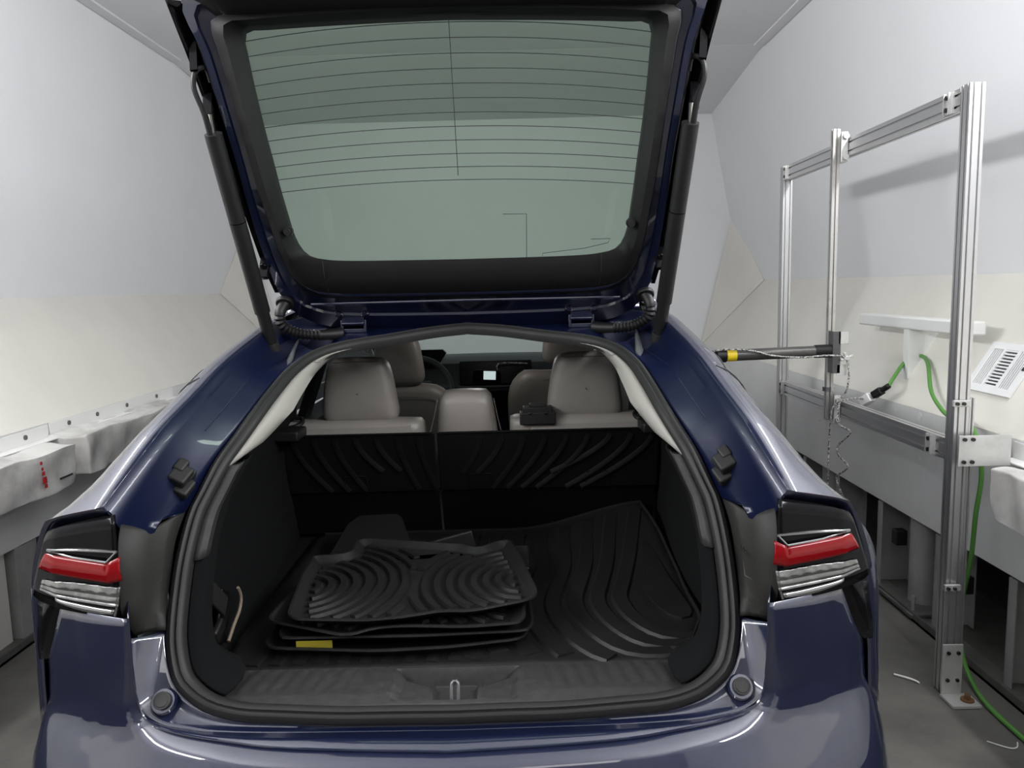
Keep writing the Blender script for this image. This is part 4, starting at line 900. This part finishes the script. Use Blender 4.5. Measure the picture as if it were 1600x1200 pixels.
for dx in (-.018, .016):
    for z in (.165, .065): c_ = cyl_vf((FX+dx, 2.555, z), (FX+dx, 2.547, z), .0065, 10); mk('bolt', fo(c_[0]), c_[1], 'bolt_black', fr)
c_ = join(cyl_vf((FX+.03, 2.51, .012), (FX+.03, 2.51, .018), .022, 16), cyl_vf((FX+.03, 2.51, .018), (FX+.03, 2.51, .034), .011, 6)); mk('anchor_bolt', fo(c_[0]), c_[1], 'rust', fr)
# sliding rod with boom
RX, RY = 1.445, 3.55
rod = empty('slider_rod', (RX, RY, .82)); tag(rod, 'rusty upright metal rod clamped across both frame rails', 'rod')
ro = lambda P: [tuple(Vector(p)-Vector((RX, RY, .82))) for p in P]
def rpart(name, vf, m, bev=0): return mk(name, ro(vf[0]), vf[1], m, rod, smooth=False, bev=bev)
rpart('upright_bar', extr_vf((RX, RY, 1.475), 'z', 1.31, .030, .030, 1, 1), 'rod_metal')
for z in (2.045, .875):
    rpart('slider_block', join(box_vf((RX+.025, RY-.03, z), (.012, .05, .13)), box_vf((RX+.018, RY-.055, z), (.03, .006, .13))), 'plate_metal', .002)
    for dz in (-.045, .045): rpart('clamp_knob', cyl_vf((RX+.020, RY-.072, z+dz), (RX+.020, RY-.056, z+dz), .013, 10), 'plate_metal')
rpart('collar', cyl_vf((RX, RY, .955), (RX, RY, .975), .028, 16), 'chrome')
bm_ = empty('carbon_boom', (RX, 3.50, 1.14)); tag(bm_, 'dark carbon tube boom with yellow label, reaching towards the car', 'boom')
bo = lambda P: [tuple(Vector(p)-Vector((RX, 3.50, 1.14))) for p in P]
def bpart(name, vf, m, bev=0, smooth=True): return mk(name, bo(vf[0]), vf[1], m, bm_, smooth=smooth, bev=bev)
bpart('tube', cyl_vf((.945, 3.50, 1.135), (1.40, 3.50, 1.145), .0265, 24), 'carbon')
bpart('end_sleeve', cyl_vf((1.355, 3.50, 1.144), (1.428, 3.50, 1.1455), .030, 24), 'black_plastic', .003)
bpart('yellow_label', cyl_vf((.955, 3.50, 1.1352), (.998, 3.50, 1.1362), .0275, 24), 'yellow')['label'] = 'yellow label band'
bpart('locking_collar', join(cyl_vf((.908, 3.50, 1.1342), (.953, 3.50, 1.1352), .031, 24), cyl_vf((.885, 3.50, 1.134), (.91, 3.50, 1.134), .018, 16)), 'black_plastic', .003)
bpart('mount_channel', join(box_vf((1.431, 3.50, 1.14), (.006, .05, .19)), box_vf((1.445, 3.474, 1.14), (.035, .004, .19))), 'aluminium_dark', .001)
bpart('mount_tab', join(box_vf((1.475, 3.474, 1.205), (.045, .004, .055)), box_vf((1.470, 3.474, 1.06), (.045, .004, .05))), 'plate_metal', .001)
ax_ = (1.487, 3.462, 1.115)
bpart('star_knob', join(*[box_vf((ax_[0]+.012*math.cos(a), ax_[1], ax_[2]+.012*math.sin(a)), (.034, .012, .012), Matrix.Rotation(-a, 3, 'Y')) for a in (.4, 2.0, 3.5, 5.1)], cyl_vf((ax_[0], 3.45, ax_[2]), (ax_[0], 3.49, ax_[2]), .012, 10)), 'plate_metal', .003)
# cords
def cord(name, pts, r, m, label, n=80):
    P = cr(pts, n); b = Vector(P[-1]); V, Fc = tube_vf([Vector(p)-b for p in P], r, 8)
    o = mk(name, V, Fc, m); o.location = b; tag(o, label, 'cord'); return o
cord('signal_cord', [(.86, 3.49, 1.155), (.95, 3.472, 1.165), (1.06, 3.466, 1.158), (1.16, 3.466, 1.132), (1.28, 3.466, 1.122), (1.40, 3.464, 1.128), (1.465, 3.458, 1.122), (1.488, 3.452, 1.09), (1.494, 3.452, 1.03), (1.489, 3.458, .97), (1.47, 3.468, .93), (1.45, 3.472, .905), (1.43, 3.478, .86), (1.425, 3.48, .70), (1.425, 3.48, .45)], .0042, 'twist_cord', 'thin black and white twisted cord strung along the boom', 140)
cord('signal_cord', [(1.60, 3.53, .915), (1.555, 3.50, .925), (1.50, 3.47, .925), (1.46, 3.455, .915), (1.445, 3.44, .87), (1.442, 3.41, .82), (1.462, 3.36, .805), (1.464, 3.36, .785), (1.44, 3.42, .72), (1.442, 3.41, .68), (1.462, 3.36, .645), (1.455, 3.38, .615), (1.44, 3.42, .58), (1.445, 3.41, .54), (1.46, 3.38, .48)], .0045, 'twist_cord', 'crinkled black and white cord hanging from the rod foot', 140)
gc = cord('extension_cord', [(1.665, 3.435, .985), (1.71, 3.475, 1.022), (1.755, 3.515, 1.058), (1.80, 3.55, 1.085), (1.835, 3.53, 1.108), (1.835, 3.47, 1.112), (1.80, 3.36, 1.085), (1.72, 3.18, 1.0), (1.685, 3.05, .955), (1.672, 2.95, .93), (1.665, 2.84, .935), (1.655, 2.76, .91), (1.65, 2.71, .85), (1.648, 2.69, .75), (1.635, 2.69, .62), (1.632, 2.70, .45), (1.628, 2.73, .30), (1.625, 2.74, .16), (1.625, 2.70, .06), (1.605, 2.60, .018), (1.58, 2.47, .012), (1.575, 2.28, .012), (1.58, 2.0, .012)], .0085, 'green_cord', 'green extension cord hanging by the frame and trailing on the floor', 220)
pl = empty('plug_adapter', (1.625, 3.52, .90)); tag(pl, 'white plug adapter with black connector on the green cord', 'plug')
d_ = (Vector((1.665, 3.435, .985))-Vector((1.615, 3.54, .908))).normalized(); q_ = d_.to_track_quat('X', 'Z').to_matrix(); pb = Vector((1.625, 3.52, .90))
vf = box_vf(Vector((1.617, 3.535, .912))-pb, (.062, .042, .042), q_); mk('white_body', vf[0], vf[1], 'white_plastic', pl, bev=.004)
vf = join(box_vf(Vector((1.642, 3.483, .950))-pb, (.055, .034, .034), q_), cyl_vf(Vector((1.65, 3.466, .962))-pb, Vector((1.668, 3.43, .990))-pb, .013, 12)); mk('black_connector', vf[0], vf[1], 'black_plastic', pl, bev=.006)
# ---- white T bracket on the right wall
tb = empty('wall_bracket', (1.80, 3.5, 1.0)); tag(tb, 'white painted T-shaped bracket on the sloping right wall', 'bracket')
to_ = lambda vf: ([tuple(Vector(p)-Vector((1.80, 3.5, 1.0))) for p in vf[0]], vf[1])
mk('cross_bar', *to_(box_vf((1.815, 3.525, 1.262), (.075, .97, .056))), 'white_paint', tb, bev=.008)
V, Fc = prism_vf([(1.783, 1.0), (1.783, 1.235), (1.90, 1.235), (1.935, 1.235)], 3.50, 3.55); mk('stem', *to_((V, Fc)), 'white_paint', tb, smooth=False)
# ---- register vent on the lower right wall
sl = Vector((RS-RB, 0, ZS-ZB)).normalized(); vn = Vector((-sl.z, 0, sl.x)).normalized(); yv = Vector((0, -1, 0))
vc = Vector((1.79, 3.065, 1.017))+sl*.005; vt = empty('wall_register', tuple(vc)); tag(vt, 'white louvred air register on the sloping right wall', 'vent')
def vpart(name, u0, u1, v0, v1, h0, h1, m, bev=0):
    P = []
    for h in (h0, h1):
        for (u, v) in ((u0, v0), (u1, v0), (u1, v1), (u0, v1)): P.append(tuple(yv*u+sl*v+vn*h))
    return mk(name, P, [(0, 3, 2, 1), (4, 5, 6, 7), (0, 1, 5, 4), (1, 2, 6, 5), (2, 3, 7, 6), (3, 0, 4, 7)], m, vt, smooth=False, bev=bev)
VW, VH = .285, .215
vpart('backing', .02, VW-.02, .02, VH-.02, .001, .002, 'dark_slot')
for a in ((0, VW, 0, .028), (0, VW, VH-.028, VH), (0, .028, .028, VH-.028), (VW-.028, VW, .028, VH-.028), (.092, .106, .028, VH-.028), (.178, .192, .028, VH-.028)): vpart('frame_bar', *a, .001, .010, 'white_plastic')
for i in range(12): v = .028+(VH-.056)*i/11.5; vpart('louver', .106, .178, v, v+.0065, .002, .009, 'white_plastic')
for u0 in (.028, .192):
    for i in range(6): u = u0+.0645*i/5.4; vpart('louver', u, u+.0055, .028, VH-.028, .002, .009, 'white_plastic')
vpart('lever', VW-.022, VW-.012, .11, .125, .010, .014, 'dark_slot')
# ---- cloth wrapped bolsters on angle brackets
def bolster(x0, x1, y0, y1, z0, z1, label, seed, group='cloth wrapped bolsters along the walls'):
    base = Vector(((x0+x1)/2, (y0+y1)/2, z0)); bm = bmesh.new(); bmesh.ops.create_cube(bm, size=1)
    for v in bm.verts: v.co = Vector(((x0+x1)/2+v.co.x*(x1-x0), (y0+y1)/2+v.co.y*(y1-y0), (z0+z1)/2+v.co.z*(z1-z0)))
    bmesh.ops.subdivide_edges(bm, edges=bm.edges[:], cuts=22, use_grid_fill=True)
    rnd = random.Random(seed); ph = [rnd.uniform(0, 6.28) for _ in range(8)]
    for v in bm.verts:
        x, y, z = v.co; f = (z-z0)/(z1-z0)
        fold = .012*math.sin(y*24+ph[0]+2*f)*(1-f*.6)+.010*math.sin(y*43+ph[1]-3*f)*(1-f*.5)+.006*math.sin(y*88+z*34+ph[2])
        drop = .010*math.sin(y*9+ph[3])+.006*math.sin(y*23+ph[4])
        s = 1 if x < 0 else -1
        if abs(x-(x1 if s > 0 else x0)) < .02: v.co.x += s*fold
        if f > .97: v.co.z += drop*.6+.008*math.sin(x*40+ph[5])
        if f < .03: v.co.z += drop*.7
        v.co -= base
    me = bpy.data.meshes.new('bolster'); bm.to_mesh(me); bm.free(); me.materials.append(M['cloth'])
    for p in me.polygons: p.use_smooth = True
    o = empty('wall_bolster', tuple(base)); tag(o, label, 'bolster', group)
    c = bpy.data.objects.new('cloth_cover', me); COL.objects.link(c); c.parent = o
    md = c.modifiers.new('bevel', 'SUBSURF'); md.levels = 1; md.render_levels = 1
    return o, base
b1_, bs1 = bolster(-2.145, -1.965, 1.9, 3.335, .655, .835, 'grubby white cloth bolster with a red smear on the left wall', 1)
b2_, bs2 = bolster(-2.145, -1.960, 3.42, 4.75, .665, .845, 'creased white cloth bolster on the left wall, farther from the viewer', 2)
b3_, bs3 = bolster(1.56, 1.715, 1.55, 2.50, .665, .835, 'stained white cloth bolster on the right wall beyond the frame post', 3)
for i, (y, z, r) in enumerate(((3.075, .80, .007), (3.08, .775, .006), (3.085, .755, .008), (3.09, .725, .014), (3.095, .70, .008))):
    box('red_smear', Vector((-1.957, y, z))-bs1, (.006, r*1.6, r*2.0), 'red_mark', b1_, .002)
box('black_mark', Vector((-1.957, 3.24, .705))-bs1, (.006, .09, .008), 'bolt_black', b1_, .002)
def angle(side, y0, y1, bx, zb, label, holes):
    s = 1 if side == 'l' else -1; base = Vector((bx, (y0+y1)/2, zb)); o = empty('angle_bracket', tuple(base)); tag(o, label, 'bracket', 'painted angle brackets over the bolsters')
    L = y1-y0; mk('angle_iron', *join(box_vf((s*.004, 0, .03), (.005, L, .062)), box_vf((s*.03, 0, .001), (.055, L, .005))), 'white_paint', o, bev=.001)
    for y in holes: cyl('bolt', (s*.005, y-base.y, .035), (s*.012, y-base.y, .035), .011, 'steel_dull', o, 12); 
    return o
angle('l', 1.9, 3.44, LB+.004, .838, 'white angle bracket above the nearer left bolster', (2.4, 2.75, 3.08, 3.27))
angle('l', 3.45, 4.72, LB+.004, .845, 'white angle bracket above the farther left bolster', (3.60, 3.85, 4.15, 4.50))
angle('r', 1.6, 2.62, RB-.004, .838, 'white angle bracket above the right bolster', (2.0, 2.4))
# ---- litter on the floor
def litter(name, pts, r, m, label):
    P = cr(pts, 24); b = Vector(P[0]); V, Fc = tube_vf([Vector(p)-b for p in P], r, 6); o = mk(name, V, Fc, m); o.location = b; tag(o, label, 'litter'); return o
litter('straw_scrap', [(1.375, 2.71, .006), (1.40, 2.685, .008), (1.425, 2.665, .006), (1.435, 2.645, .006)], .004, 'litter_white', 'pale torn scrap lying on the concrete near the frame foot')
litter('string_scrap', [(1.462, 2.285, .004), (1.49, 2.26, .004), (1.515, 2.245, .004), (1.535, 2.25, .004), (1.552, 2.275, .004)], .0022, 'litter_white', 'thin white string scrap beside the green cord on the floor')
